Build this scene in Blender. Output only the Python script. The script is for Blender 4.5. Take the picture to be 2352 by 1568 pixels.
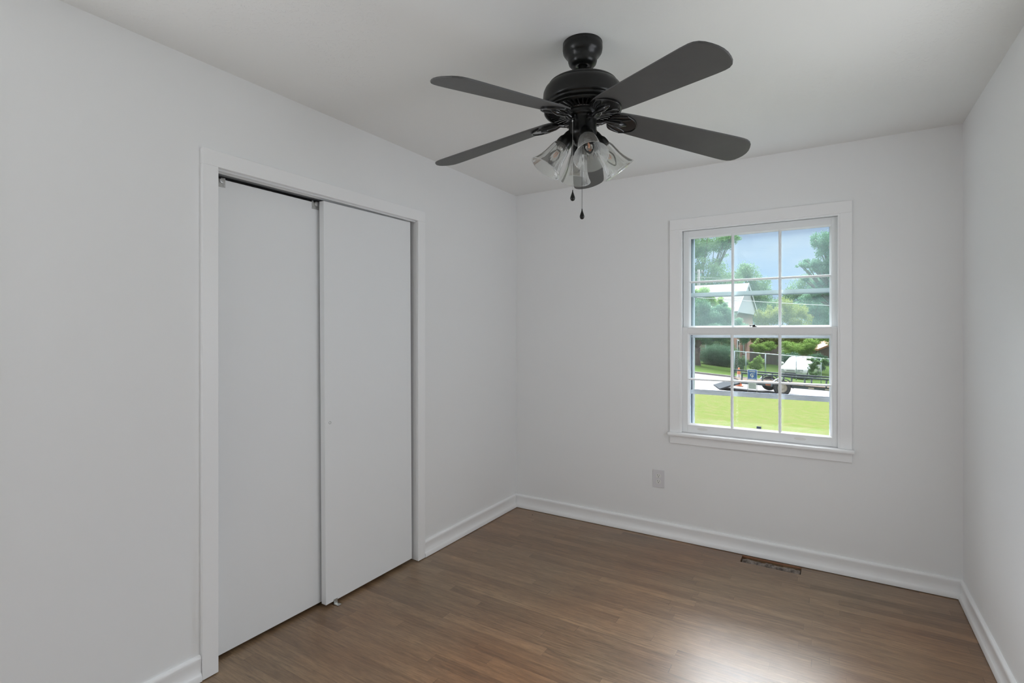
import bpy, bmesh, math, random
import numpy as np
from mathutils import Vector, Matrix
PI = math.pi
for o in list(bpy.data.objects):
    bpy.data.objects.remove(o, do_unlink=True)
scn = bpy.context.scene
COL = scn.collection

# ------------------------------------------------------------------ camera
YAW = math.radians(31.836)
CAM = Vector((2.1195, -3.4724, 1.371))
cd = bpy.data.cameras.new('camera')
cam = bpy.data.objects.new('camera', cd); COL.objects.link(cam)
cam.location = CAM
cam.rotation_euler = (PI / 2, 0, YAW)
cd.sensor_width = 36.0
cd.lens = 1187.0 / 2352.0 * 36.0
cd.shift_y = -22.0 / 2352.0
cd.clip_start = 0.05; cd.clip_end = 600
scn.camera = cam

# ------------------------------------------------------------------ sky (haze low down, bright thin cloud higher up)
w = bpy.data.worlds.new('sky'); scn.world = w; w.use_nodes = True
nt = w.node_tree; nt.nodes.clear()
N = nt.nodes.new; K = nt.links.new
wo = N('ShaderNodeOutputWorld'); bg = N('ShaderNodeBackground')
tc = N('ShaderNodeTexCoord'); sx = N('ShaderNodeSeparateXYZ'); K(tc.outputs['Generated'], sx.inputs[0])
cn = N('ShaderNodeTexNoise'); cn.inputs['Scale'].default_value = 3.2; cn.inputs['Detail'].default_value = 6; cn.inputs['Roughness'].default_value = .5
mpn = N('ShaderNodeMapping'); mpn.inputs['Scale'].default_value = (1, 1, 2.2); mpn.inputs['Location'].default_value = (.35, .2, .1)
K(tc.outputs['Generated'], mpn.inputs[0]); K(mpn.outputs[0], cn.inputs[0])
cr = N('ShaderNodeValToRGB'); cr.color_ramp.elements[0].position = .42; cr.color_ramp.elements[0].color = (.50, .71, 1.10, 1)
cr.color_ramp.elements[1].position = .62; cr.color_ramp.elements[1].color = (.80, .90, 1.10, 1)
K(cn.outputs[0], cr.inputs[0])
hi = N('ShaderNodeMapRange'); hi.interpolation_type = 'SMOOTHSTEP'
hi.inputs['From Min'].default_value = .22; hi.inputs['From Max'].default_value = .55
hi.inputs['To Min'].default_value = .74; hi.inputs['To Max'].default_value = 1.6
K(sx.outputs[2], hi.inputs[0])
# bright thin cloud around the hidden sun, high over the street
LA, LE = math.radians(10), math.radians(40)
lobe = N('ShaderNodeVectorMath'); lobe.operation = 'DOT_PRODUCT'; lobe.inputs[1].default_value = (-math.sin(LA) * math.cos(LE), math.cos(LA) * math.cos(LE), math.sin(LE))
K(tc.outputs['Generated'], lobe.inputs[0])
lm = N('ShaderNodeMapRange'); lm.interpolation_type = 'SMOOTHSTEP'; lm.inputs['From Min'].default_value = .55; lm.inputs['From Max'].default_value = 1.0; lm.inputs['To Max'].default_value = 33.0
K(lobe.outputs['Value'], lm.inputs[0])
lz = N('ShaderNodeMapRange'); lz.interpolation_type = 'SMOOTHSTEP'; lz.inputs['From Min'].default_value = .21; lz.inputs['From Max'].default_value = .45; K(sx.outputs[2], lz.inputs[0])
lmul = N('ShaderNodeMath'); lmul.operation = 'MULTIPLY_ADD'; K(lm.outputs[0], lmul.inputs[0]); K(lz.outputs[0], lmul.inputs[1]); K(hi.outputs[0], lmul.inputs[2])
hm = N('ShaderNodeMapRange'); hm.inputs['From Min'].default_value = .22; hm.inputs['From Max'].default_value = .5
hm.inputs['To Min'].default_value = 0; hm.inputs['To Max'].default_value = .85
K(sx.outputs[2], hm.inputs[0])
mxw = N('ShaderNodeMix'); mxw.data_type = 'RGBA'; K(hm.outputs[0], mxw.inputs[0]); K(cr.outputs[0], mxw.inputs[6])
mxw.inputs[7].default_value = (.985, .99, 1.0, 1)
K(mxw.outputs[2], bg.inputs[0]); K(lmul.outputs[0], bg.inputs[1]); K(bg.outputs[0], wo.inputs[0])

# ------------------------------------------------------------------ fill lights added at two made-up windows beside the camera
def area(name, loc, rot, sxy, watts, col, portal=False):
    l = bpy.data.lights.new(name, 'AREA'); l.shape = 'RECTANGLE'; l.size, l.size_y = sxy
    l.energy = watts; l.color = col
    o = bpy.data.objects.new(name, l); COL.objects.link(o); o.location = loc; o.rotation_euler = rot
    if portal: l.cycles.is_portal = True
    return o
area('left_window_daylight', (.025, -3.51, 1.38), (0, math.radians(-90), 0), (1.25, .80), 12.3, (.975, .99, 1))
area('right_window_daylight', (2.66, -1.61, 1.38), (0, math.radians(90), 0), (1.25, .84), 8.8, (.975, .99, 1))
area('window_portal', (1.71, .15, 1.38), (math.radians(-90), 0, 0), (.80, 1.28), 1, (1, 1, 1), True)

scn.view_settings.view_transform = 'Standard'; scn.view_settings.look = 'None'
scn.view_settings.gamma = 1; scn.view_settings.use_curve_mapping = False
scn.view_settings.exposure = 0.0
scn.cycles.max_bounces = 12; scn.cycles.diffuse_bounces = 6; scn.cycles.glossy_bounces = 4; scn.cycles.transparent_max_bounces = 20
scn.cycles.sample_clamp_indirect = 8

# ------------------------------------------------------------------ materials
MT = {}
def mat(name, col, rough=.5, metal=0, spec=.5, coat=0, coat_r=.1, bump=None, var=None, trans=0):
    """bump=(scale,strength,distance,detail); var=(scale,colour2,amount)"""
    if name in MT: return MT[name]
    m = bpy.data.materials.new(name); m.use_nodes = True; t = m.node_tree
    b = t.nodes['Principled BSDF']
    b.inputs['Base Color'].default_value = (*col, 1); b.inputs['Roughness'].default_value = rough
    b.inputs['Metallic'].default_value = metal; b.inputs['Specular IOR Level'].default_value = spec
    b.inputs['Coat Weight'].default_value = coat; b.inputs['Coat Roughness'].default_value = coat_r
    co = t.nodes.new('ShaderNodeTexCoord')
    if bump:
        n = t.nodes.new('ShaderNodeTexNoise'); n.inputs['Scale'].default_value = bump[0]; n.inputs['Detail'].default_value = bump[3] if len(bump) > 3 else 4
        bp = t.nodes.new('ShaderNodeBump'); bp.inputs['Strength'].default_value = bump[1]; bp.inputs['Distance'].default_value = bump[2]
        t.links.new(co.outputs['Object'], n.inputs[0]); t.links.new(n.outputs[0], bp.inputs['Height']); t.links.new(bp.outputs[0], b.inputs['Normal'])
    if var:
        n = t.nodes.new('ShaderNodeTexNoise'); n.inputs['Scale'].default_value = var[0]; n.inputs['Detail'].default_value = 5; n.inputs['Roughness'].default_value = .65
        r = t.nodes.new('ShaderNodeMapRange'); r.inputs['From Min'].default_value = .35; r.inputs['From Max'].default_value = .65; r.inputs['To Max'].default_value = var[2]
        x = t.nodes.new('ShaderNodeMix'); x.data_type = 'RGBA'
        x.inputs[6].default_value = (*col, 1); x.inputs[7].default_value = (*var[1], 1)
        t.links.new(co.outputs['Object'], n.inputs[0]); t.links.new(n.outputs[0], r.inputs[0]); t.links.new(r.outputs[0], x.inputs[0]); t.links.new(x.outputs[2], b.inputs['Base Color'])
        if trans:
            tr = t.nodes.new('ShaderNodeBsdfTranslucent'); t.links.new(x.outputs[2], tr.inputs[0])
            ms = t.nodes.new('ShaderNodeMixShader'); ms.inputs[0].default_value = trans
            t.links.new(b.outputs[0], ms.inputs[1]); t.links.new(tr.outputs[0], ms.inputs[2])
            t.links.new(ms.outputs[0], t.nodes['Material Output'].inputs[0])
    MT[name] = m
    return m

def thin_glass(name, tint, veil=0.0, gloss=1.0, veil_col=(.8, .95, .93)):
    m = bpy.data.materials.new(name); m.use_nodes = True; t = m.node_tree; t.nodes.clear()
    n = t.nodes.new; k = t.links.new
    out = n('ShaderNodeOutputMaterial'); tr = n('ShaderNodeBsdfTransparent'); tr.inputs[0].default_value = (*tint, 1)
    gl = n('ShaderNodeBsdfGlossy'); gl.inputs['Roughness'].default_value = .02
    fr = n('ShaderNodeFresnel'); fr.inputs[0].default_value = 1.45
    mu = n('ShaderNodeMath'); mu.operation = 'MULTIPLY'; mu.inputs[1].default_value = gloss; k(fr.outputs[0], mu.inputs[0])
    ms = n('ShaderNodeMixShader'); k(mu.outputs[0], ms.inputs[0]); k(tr.outputs[0], ms.inputs[1]); k(gl.outputs[0], ms.inputs[2])
    if veil:
        tl = n('ShaderNodeBsdfTranslucent'); tl.inputs[0].default_value = (*veil_col, 1)
        m2 = n('ShaderNodeMixShader'); m2.inputs[0].default_value = veil
        k(ms.outputs[0], m2.inputs[1]); k(tl.outputs[0], m2.inputs[2]); k(m2.outputs[0], out.inputs[0])
    else:
        k(ms.outputs[0], out.inputs[0])
    return m

M_wall = mat('wall_paint', (.875, .88, .88), .6, bump=(60, .05, .002), var=(1.3, (.86, .868, .872), .5))
M_trim = mat('trim_paint', (.92, .925, .93), .32, spec=.5)
M_sash = mat('sash_paint', (.86, .87, .875), .38)
M_door = mat('door_paint', (.87, .885, .895), .42, bump=(25, .04, .002))
M_dark = mat('dark_void', (.015, .013, .012), .9)
M_alu = mat('storm_aluminium', (.50, .54, .58), .35, metal=.55, var=(30, (.40, .45, .5), .5))
M_aludark = mat('storm_dark_channel', (.10, .13, .17), .5)
M_black = mat('fan_black_metal', (.007, .0075, .007), .36, spec=.22, coat=.3, coat_r=.16, bump=(420, .12, .0005, 2))
M_iron = mat('fan_iron_gloss', (.009, .009, .009), .22, spec=.3, coat=.8, coat_r=.08)
M_blade = mat('fan_blade_charcoal', (.072, .072, .071), .5, spec=.6, var=(14, (.086, .086, .084), .6))
M_bladeedge = M_blade
M_nickel = mat('nickel', (.6, .6, .58), .3, metal=1)
M_plate = mat('outlet_plastic', (.74, .73, .75), .35)
M_slot = mat('slot_black', (.01, .01, .01), .7)
M_shade = thin_glass('shade_glass', (.965, .97, .965), veil=.20, gloss=.75, veil_col=(.95, .96, .95))
M_bulbglass = thin_glass('bulb_glass', (.96, .95, .93), gloss=1)
M_filament = mat('filament_orange', (.80, .42, .28), .5)
M_pane = thin_glass('window_glass', (.985, .99, .985), gloss=.5)
M_paneup = thin_glass('window_glass_dusty', (.96, .985, .98), gloss=.5, veil=.035, veil_col=(.72, .95, .92))  # teal reflection haze of the upper panes mixed into the glass as a veil
M_skim = mat('hanger_metal', (.55, .55, .54), .35, metal=.7)

def ceiling_mat():
    m = mat('ceiling_paint', (.87, .875, .86), .65, var=(.9, (.85, .855, .845), .5))
    t = m.node_tree; n = t.nodes.new; k = t.links.new; b = t.nodes['Principled BSDF']
    co = n('ShaderNodeTexCoord')
    a = n('ShaderNodeTexNoise'); a.inputs['Scale'].default_value = 34; a.inputs['Detail'].default_value = 5; a.inputs['Distortion'].default_value = 2.2; a.inputs['Roughness'].default_value = .6
    k(co.outputs['Object'], a.inputs[0])
    r = n('ShaderNodeMapRange'); r.inputs['From Min'].default_value = .56; r.inputs['From Max'].default_value = .66; k(a.outputs[0], r.inputs[0])
    c = n('ShaderNodeTexNoise'); c.inputs['Scale'].default_value = 1.4; c.inputs['Detail'].default_value = 2; k(co.outputs['Object'], c.inputs[0])
    r2 = n('ShaderNodeMapRange'); r2.inputs['From Min'].default_value = .45; r2.inputs['From Max'].default_value = .62; k(c.outputs[0], r2.inputs[0])
    mu = n('ShaderNodeMath'); mu.operation = 'MULTIPLY'; k(r.outputs[0], mu.inputs[0]); k(r2.outputs[0], mu.inputs[1])
    bp = n('ShaderNodeBump'); bp.inputs['Strength'].default_value = .4; bp.inputs['Distance'].default_value = .002
    k(mu.outputs[0], bp.inputs['Height']); k(bp.outputs[0], b.inputs['Normal'])
    return m
M_ceil = ceiling_mat()

def floor_mat():
    m = bpy.data.materials.new('oak_strip_floor'); m.use_nodes = True; t = m.node_tree; n = t.nodes.new; k = t.links.new
    b = t.nodes['Principled BSDF']
    def math_(op, a, bb=None, c=None):
        x = n('ShaderNodeMath'); x.operation = op
        for i, v in enumerate((a, bb, c)):
            if v is None: continue
            if isinstance(v, (int, float)): x.inputs[i].default_value = v
            else: k(v, x.inputs[i])
        return x.outputs[0]
    co = n('ShaderNodeTexCoord'); s = n('ShaderNodeSeparateXYZ'); k(co.outputs['Object'], s.inputs[0])
    X, Y = s.outputs[0], s.outputs[1]
    v = math_('DIVIDE', Y, .0572); row = math_('FLOOR', v); vf = math_('FRACT', v)
    wn = n('ShaderNodeTexWhiteNoise'); wn.noise_dimensions = '1D'; k(row, wn.inputs['W'])
    u = math_('DIVIDE', math_('ADD', X, math_('MULTIPLY', wn.outputs[0], 7.3)), .78)
    # uneven board lengths
    wob = math_('MULTIPLY', math_('SINE', math_('ADD', math_('MULTIPLY', u, 2.1), math_('MULTIPLY', row, 1.7))), .28)
    u2 = math_('ADD', u, wob); col = math_('FLOOR', u2); uf = math_('FRACT', u2)
    cb = n('ShaderNodeCombineXYZ'); k(row, cb.inputs[0]); k(col, cb.inputs[1])
    wn2 = n('ShaderNodeTexWhiteNoise'); wn2.noise_dimensions = '3D'; k(cb.outputs[0], wn2.inputs[0])
    sc = n('ShaderNodeSeparateColor'); k(wn2.outputs[1], sc.inputs[0])
    # grain coordinates, shifted board by board
    gc = n('ShaderNodeCombineXYZ'); k(math_('ADD', math_('MULTIPLY', X, 1.3), math_('MULTIPLY', sc.outputs[0], 13)), gc.inputs[0])
    k(math_('ADD', math_('MULTIPLY', Y, 11.0), math_('MULTIPLY', sc.outputs[1], 31)), gc.inputs[1]); k(math_('MULTIPLY', sc.outputs[2], 9), gc.inputs[2])
    g1 = n('ShaderNodeTexNoise'); g1.inputs['Scale'].default_value = 2.6; g1.inputs['Detail'].default_value = 7; g1.inputs['Roughness'].default_value = .62; g1.inputs['Distortion'].default_value = .5; k(gc.outputs[0], g1.inputs[0])
    g2 = n('ShaderNodeTexNoise'); g2.inputs['Scale'].default_value = 9; g2.inputs['Detail'].default_value = 8; g2.inputs['Roughness'].default_value = .75; k(gc.outputs[0], g2.inputs[0])
    wv = n('ShaderNodeTexWave'); wv.wave_type = 'BANDS'; wv.bands_direction = 'Y'; wv.inputs['Scale'].default_value = 1.5; wv.inputs['Distortion'].default_value = 16; wv.inputs['Detail'].default_value = 4; wv.inputs['Detail Scale'].default_value = .9; wv.inputs['Detail Roughness'].default_value = .65; k(gc.outputs[0], wv.inputs[0])
    base = n('ShaderNodeValToRGB'); cr = base.color_ramp
    cr.elements[0].position = 0.0; cr.elements[0].color = (.125, .072, .038, 1)
    cr.elements[1].position = 1.0; cr.elements[1].color = (.44, .30, .17, 1)
    e = cr.elements.new(.35); e.color = (.205, .130, .072, 1)
    e = cr.elements.new(.7); e.color = (.29, .192, .110, 1)
    tone = math_('ADD', math_('MULTIPLY', sc.outputs[0], .36), math_('MULTIPLY', math_('SUBTRACT', g1.outputs[0], .22), 1.05))
    k(tone, base.inputs[0])
    # cathedral grain on some boards
    sel = n('ShaderNodeMapRange'); sel.inputs['From Min'].default_value = .45; sel.inputs['From Max'].default_value = .8; k(sc.outputs[1], sel.inputs[0])
    wr = n('ShaderNodeMapRange'); wr.inputs['From Min'].default_value = .0; wr.inputs['From Max'].default_value = .45; wr.inputs['To Min'].default_value = .66; wr.inputs['To Max'].default_value = 1; k(wv.outputs[0], wr.inputs[0])
    grain = n('ShaderNodeMapRange'); grain.inputs['From Min'].default_value = .3; grain.inputs['From Max'].default_value = .62; grain.inputs['To Min'].default_value = .64; grain.inputs['To Max'].default_value = 1.15; k(g2.outputs[0], grain.inputs[0])
    wmix = math_('ADD', math_('MULTIPLY', math_('SUBTRACT', wr.outputs[0], 1.0), math_('MULTIPLY', sel.outputs[0], .7)), 1.0)
    # seams
    e1 = n('ShaderNodeMapRange'); e1.inputs['From Min'].default_value = 0; e1.inputs['From Max'].default_value = .022; e1.inputs['To Min'].default_value = .62; k(math_('MINIMUM', vf, math_('SUBTRACT', 1, vf)), e1.inputs[0])
    e2 = n('ShaderNodeMapRange'); e2.inputs['From Min'].default_value = 0; e2.inputs['From Max'].default_value = .0018; e2.inputs['To Min'].default_value = .6; k(math_('MINIMUM', uf, math_('SUBTRACT', 1, uf)), e2.inputs[0])
    seam = math_('MULTIPLY', e1.outputs[0], e2.outputs[0])
    fac = math_('MULTIPLY', math_('MULTIPLY', grain.outputs[0], wmix), seam)
    mul = n('ShaderNodeMix'); mul.data_type = 'RGBA'; mul.blend_type = 'MULTIPLY'; mul.inputs[0].default_value = 1
    gcol = n('ShaderNodeCombineColor'); k(fac, gcol.inputs[0]); k(fac, gcol.inputs[1]); k(fac, gcol.inputs[2])
    k(base.outputs[0], mul.inputs[6]); k(gcol.outputs[0], mul.inputs[7])
    # broad warm tone variation and pale fillings
    pn = n('ShaderNodeTexNoise'); pn.inputs['Scale'].default_value = 1.1; pn.inputs['Detail'].default_value = 3; k(co.outputs['Object'], pn.inputs[0])
    pr = n('ShaderNodeMapRange'); pr.inputs['From Min'].default_value = .42; pr.inputs['From Max'].default_value = .75; pr.inputs['To Max'].default_value = 1.0
    # reddish reflection in the middle of the room, painted into the floor colour
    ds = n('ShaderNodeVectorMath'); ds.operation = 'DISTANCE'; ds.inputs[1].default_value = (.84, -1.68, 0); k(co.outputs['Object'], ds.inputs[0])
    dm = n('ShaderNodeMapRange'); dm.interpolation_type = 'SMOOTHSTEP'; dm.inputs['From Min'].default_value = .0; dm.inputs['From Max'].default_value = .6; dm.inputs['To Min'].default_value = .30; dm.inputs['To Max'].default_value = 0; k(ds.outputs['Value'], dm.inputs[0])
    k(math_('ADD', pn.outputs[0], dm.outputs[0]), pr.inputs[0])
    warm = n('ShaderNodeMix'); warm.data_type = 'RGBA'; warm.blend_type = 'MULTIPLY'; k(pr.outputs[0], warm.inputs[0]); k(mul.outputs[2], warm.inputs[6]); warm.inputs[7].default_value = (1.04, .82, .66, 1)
    f1 = n('ShaderNodeTexNoise'); f1.inputs['Scale'].default_value = 3.1; f1.inputs['Detail'].default_value = 6; f1.inputs['Distortion'].default_value = 1.5; k(gc.outputs[0], f1.inputs[0])
    fr = n('ShaderNodeMapRange'); fr.inputs['From Min'].default_value = .70; fr.inputs['From Max'].default_value = .76; fr.inputs['To Max'].default_value = .4; k(f1.outputs[0], fr.inputs[0])
    pale = n('ShaderNodeMix'); pale.data_type = 'RGBA'; k(fr.outputs[0], pale.inputs[0]); k(warm.outputs[2], pale.inputs[6]); pale.inputs[7].default_value = (.36, .27, .17, 1)
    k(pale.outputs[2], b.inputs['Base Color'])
    # satin varnish
    rr = n('ShaderNodeMapRange'); rr.inputs['To Min'].default_value = .30; rr.inputs['To Max'].default_value = .50; k(g1.outputs[0], rr.inputs[0]); k(rr.outputs[0], b.inputs['Roughness'])
    b.inputs['Specular IOR Level'].default_value = .5
    b.inputs['Coat Weight'].default_value = .45; b.inputs['Coat Roughness'].default_value = .33; b.inputs['Coat IOR'].default_value = 1.5
    hb = math_('ADD', math_('MULTIPLY', g2.outputs[0], .5), math_('MULTIPLY', seam, .8))
    ob = n('ShaderNodeTexNoise'); ob.inputs['Scale'].default_value = 7; ob.inputs['Detail'].default_value = 3; k(co.outputs['Object'], ob.inputs[0])
    hb = math_('ADD', hb, math_('MULTIPLY', ob.outputs[0], 1.3))
    bp = n('ShaderNodeBump'); bp.inputs['Strength'].default_value = .22; bp.inputs['Distance'].default_value = .0016; k(hb, bp.inputs['Height']); k(bp.outputs[0], b.inputs['Normal']); k(bp.outputs[0], b.inputs['Coat Normal'])
    return m
M_floor = floor_mat()

# ------------------------------------------------------------------ mesh helpers
class MB:
    def __init__(self): self.v = []; self.f = []; self.m = []; self.mats = []; self.mi = 0; self.sm = []; self.smooth = False
    def use(self, m):
        if m not in self.mats: self.mats.append(m)
        self.mi = self.mats.index(m); return self
    def add(self, vs, fs):
        b = len(self.v); self.v += [tuple(p) for p in vs]
        for f in fs: self.f.append([b + i for i in f]); self.m.append(self.mi); self.sm.append(self.smooth)
        return self
    def box(self, a, c, M=None):
        (x0, y0, z0), (x1, y1, z1) = a, c
        vs = [(x0, y0, z0), (x1, y0, z0), (x1, y1, z0), (x0, y1, z0), (x0, y0, z1), (x1, y0, z1), (x1, y1, z1), (x0, y1, z1)]
        if M is not None: vs = [M @ Vector(p) for p in vs]
        return self.add(vs, [(0, 3, 2, 1), (4, 5, 6, 7), (0, 1, 5, 4), (1, 2, 6, 5), (2, 3, 7, 6), (3, 0, 4, 7)])
    def prism(self, pts, z0, z1, M=None):
        n = len(pts); vs = [(x, y, z0) for x, y in pts] + [(x, y, z1) for x, y in pts]
        if M is not None: vs = [M @ Vector(p) for p in vs]
        return self.add(vs, [tuple(range(n))[::-1], tuple(range(n, 2 * n))] + [(i, (i + 1) % n, n + (i + 1) % n, n + i) for i in range(n)])
    def lathe(self, prof, seg=48, M=None, flute=None, close=False):
        self.smooth = True
        vs = []; fs = []; n = len(prof)
        for j in range(seg):
            a = 2 * PI * j / seg
            for r, z in prof:
                rr = r + (flute[1] * math.cos(flute[0] * a) * (r > .03) if flute else 0)
                vs.append((rr * math.cos(a), rr * math.sin(a), z))
        for j in range(seg):
            k = (j + 1) % seg
            for i in range(n - 1 + (1 if close else 0)):
                i2 = (i + 1) % n
                fs.append((j * n + i, k * n + i, k * n + i2, j * n + i2))
        if M is not None: vs = [M @ Vector(p) for p in vs]
        self.add(vs, fs); self.smooth = False; return self
    def tube(self, pts, rad, seg=10, cap=True, sm=False):
        self.smooth = True
        pts = [Vector(p) for p in pts]
        if sm: pts = chaikin(pts)
        n = len(pts)
        if not isinstance(rad, (list, tuple)): rad = [rad] * n
        vs = []; fs = []; up = Vector((0, 0, 1)); prev = None
        for i, p in enumerate(pts):
            d = (pts[min(i + 1, n - 1)] - pts[max(i - 1, 0)]).normalized()
            if prev is None: a = d.orthogonal().normalized()
            else: a = (prev - d * prev.dot(d)).normalized()
            prev = a; b = d.cross(a)
            for j in range(seg):
                t = 2 * PI * j / seg
                vs.append(p + (a * math.cos(t) + b * math.sin(t)) * rad[i])
        for i in range(n - 1):
            for j in range(seg):
                k = (j + 1) % seg
                fs.append((i * seg + j, i * seg + k, (i + 1) * seg + k, (i + 1) * seg + j))
        if cap: fs += [tuple(range(seg))[::-1], tuple(range((n - 1) * seg, n * seg))]
        self.add(vs, fs); self.smooth = False; return self
    def quad(self, *p): return self.add(p, [tuple(range(len(p)))])
    def build(self, name, m=None, parent=None, loc=None, rot=None, bevel=0, label=None):
        me = bpy.data.meshes.new(name)
        if m is not None and not self.mats: self.mats = [m]
        me.from_pydata([tuple(p) for p in self.v], [], self.f)
        for x in self.mats: me.materials.append(x)
        me.polygons.foreach_set('material_index', self.m); me.polygons.foreach_set('use_smooth', self.sm)
        bm = bmesh.new(); bm.from_mesh(me)
        if not getattr(self, 'open', False): bmesh.ops.recalc_face_normals(bm, faces=bm.faces)
        bm.to_mesh(me); bm.free(); me.update()
        o = bpy.data.objects.new(name, me); COL.objects.link(o)
        if parent: o.parent = parent
        if loc is not None: o.location = loc
        if rot is not None: o.rotation_euler = rot
        if bevel:
            b = o.modifiers.new('b', 'BEVEL'); b.width = bevel; b.segments = 2; b.limit_method = 'ANGLE'; b.angle_limit = math.radians(40)
        if label: o['label'] = label
        return o
def empty(name, loc=(0, 0, 0), rot=(0, 0, 0)):
    o = bpy.data.objects.new(name, None); COL.objects.link(o); o.location = loc; o.rotation_euler = rot; o.empty_display_size = .1; return o
def tag(o, label=None, cat=None, group=None, kind=None):
    if label: o['label'] = label
    if cat: o['category'] = cat
    if group: o['group'] = group
    if kind: o['kind'] = kind
    return o
def struct(o, label=None): return tag(o, label, None, None, 'structure')
def T(x, y, z): return Matrix.Translation((x, y, z))
def RZ(a): return Matrix.Rotation(a, 4, 'Z')
def RX(a): return Matrix.Rotation(a, 4, 'X')
def RY(a): return Matrix.Rotation(a, 4, 'Y')
def text_mesh(s, size, M, mb, extrude=.002, bold=0.0):
    cu = bpy.data.curves.new('t', 'FONT'); cu.body = s; cu.size = size; cu.extrude = extrude; cu.align_x = 'CENTER'; cu.align_y = 'CENTER'; cu.offset = bold
    o = bpy.data.objects.new('t', cu); COL.objects.link(o)
    bpy.context.view_layer.update()
    me = bpy.data.meshes.new_from_object(o.evaluated_get(bpy.context.evaluated_depsgraph_get()))
    mb.add([M @ v.co for v in me.vertices], [tuple(p.vertices) for p in me.polygons])
    bpy.data.objects.remove(o, do_unlink=True); bpy.data.curves.remove(cu); bpy.data.meshes.remove(me)

# ================================================================== ROOM SHELL
W, L0, H, TW = 2.686, -4.02, 2.44, .14
# floor with the open register hole
VX0, VX1, VY0, VY1 = 1.648, 1.965, -.133, -.030
fb = MB()
fb.box((-.9, L0 - TW, -.022), (VX0, TW, 0)); fb.box((VX1, L0 - TW, -.022), (W + TW, TW, 0))
fb.box((VX0, VY1, -.022), (VX1, TW, 0)); fb.box((VX0, L0 - TW, -.022), (VX1, VY0, 0))
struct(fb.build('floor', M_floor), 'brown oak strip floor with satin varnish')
struct(MB().box((-.9, L0 - TW, H), (W + TW, TW, H + .12)).build('ceiling', M_ceil), 'white ceiling with faint trowel texture')
# window wall with its opening
OX0, OX1, OZ0, OZ1 = 1.262, 2.160, .700, 2.050
wb = MB()
wb.box((-TW, 0, -.02), (OX0, TW, H)); wb.box((OX1, 0, -.02), (W + TW, TW, H))
wb.box((OX0, 0, -.02), (OX1, TW, OZ0)); wb.box((OX0, 0, OZ1), (OX1, TW, H))
struct(wb.build('wall_back', M_wall), 'white wall with the window')
# left wall with closet opening
CY0, CY1, CZ = -2.345, -1.130, 2.050
lb = MB()
lb.box((-.115, -3.09, 0), (0, CY0, H)); lb.box((-.115, L0, 0), (0, -3.93, H)); lb.box((-.115, -3.93, 0), (0, -3.09, .73)); lb.box((-.115, -3.93, 2.03), (0, -3.09, H)); lb.box((-.115, CY1, 0), (0, 0, H)); lb.box((-.115, CY0, CZ), (0, CY1, H))
struct(lb.build('wall_left', M_wall), 'white wall with the closet opening')
# closet interior
cb = MB()
cb.box((-.78, CY0 - .3, 0), (-.72, CY1 + .3, H)); cb.box((-.78, CY0 - .36, 0), (-.115, CY0 - .3, H)); cb.box((-.78, CY1 + .3, 0), (-.115, CY1 + .36, H))
struct(cb.build('wall_closet', M_wall), 'closet walls behind the sliding doors')
# unseen windows added to frame the fill lights, left and right of the camera
RZ0, RZ1 = .73, 2.03
def added_window(idx, M, u0, u1, label):
    """casing, sash and pane in local coordinates: +x along the wall, y<0 outwards, opening u0..u1"""
    r2 = struct(empty('window_%d' % idx), label); t_ = .07
    q = MB(); q.box((u0 - t_, 0, RZ0 - t_), (u0, .018, RZ1 + t_), M); q.box((u1, 0, RZ0 - t_), (u1 + t_, .018, RZ1 + t_), M); q.box((u0, 0, RZ1), (u1, .018, RZ1 + t_), M); q.box((u0, 0, RZ0 - t_), (u1, .018, RZ0), M)
    q.build('window_casing', M_trim, r2, bevel=.003)  # casing of the added window
    q = MB(); um = (u0 + u1) / 2
    for a, b in (((u0, -.09, RZ0), (u1, -.06, RZ0 + .04)), ((u0, -.09, RZ1 - .04), (u1, -.06, RZ1)), ((u0, -.09, RZ0 + .04), (u0 + .04, -.06, RZ1 - .04)), ((u1 - .04, -.09, RZ0 + .04), (u1, -.06, RZ1 - .04)), ((um - .02, -.09, RZ0 + .04), (um + .02, -.06, RZ1 - .04))): q.box(a, b, M)
    q.build('sash', M_sash, r2)
    MB().box((u0 + .04, -.077, RZ0 + .04), (u1 - .04, -.073, RZ1 - .04), M).build('pane', M_pane, r2)
struct(MB().box((0, L0 - TW, 0), (W, L0, H)).build('wall_rear', M_wall), 'wall behind the viewer')
rb = MB(); RY0, RY1 = -2.05, -1.17
rb.box((W, L0, 0), (W + TW, RY0, H)); rb.box((W, RY1, 0), (W + TW, 0, H)); rb.box((W, RY0, 0), (W + TW, RY1, RZ0)); rb.box((W, RY0, RZ1), (W + TW, RY1, H))
struct(rb.build('wall_right', M_wall), 'white wall on the right')
added_window(2, T(W, 0, 0) @ RZ(PI / 2), RY0, RY1, 'window in the right wall beside the viewer')
added_window(3, RZ(-PI / 2), 3.09, 3.93, 'window in the left wall beside the viewer')

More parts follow.
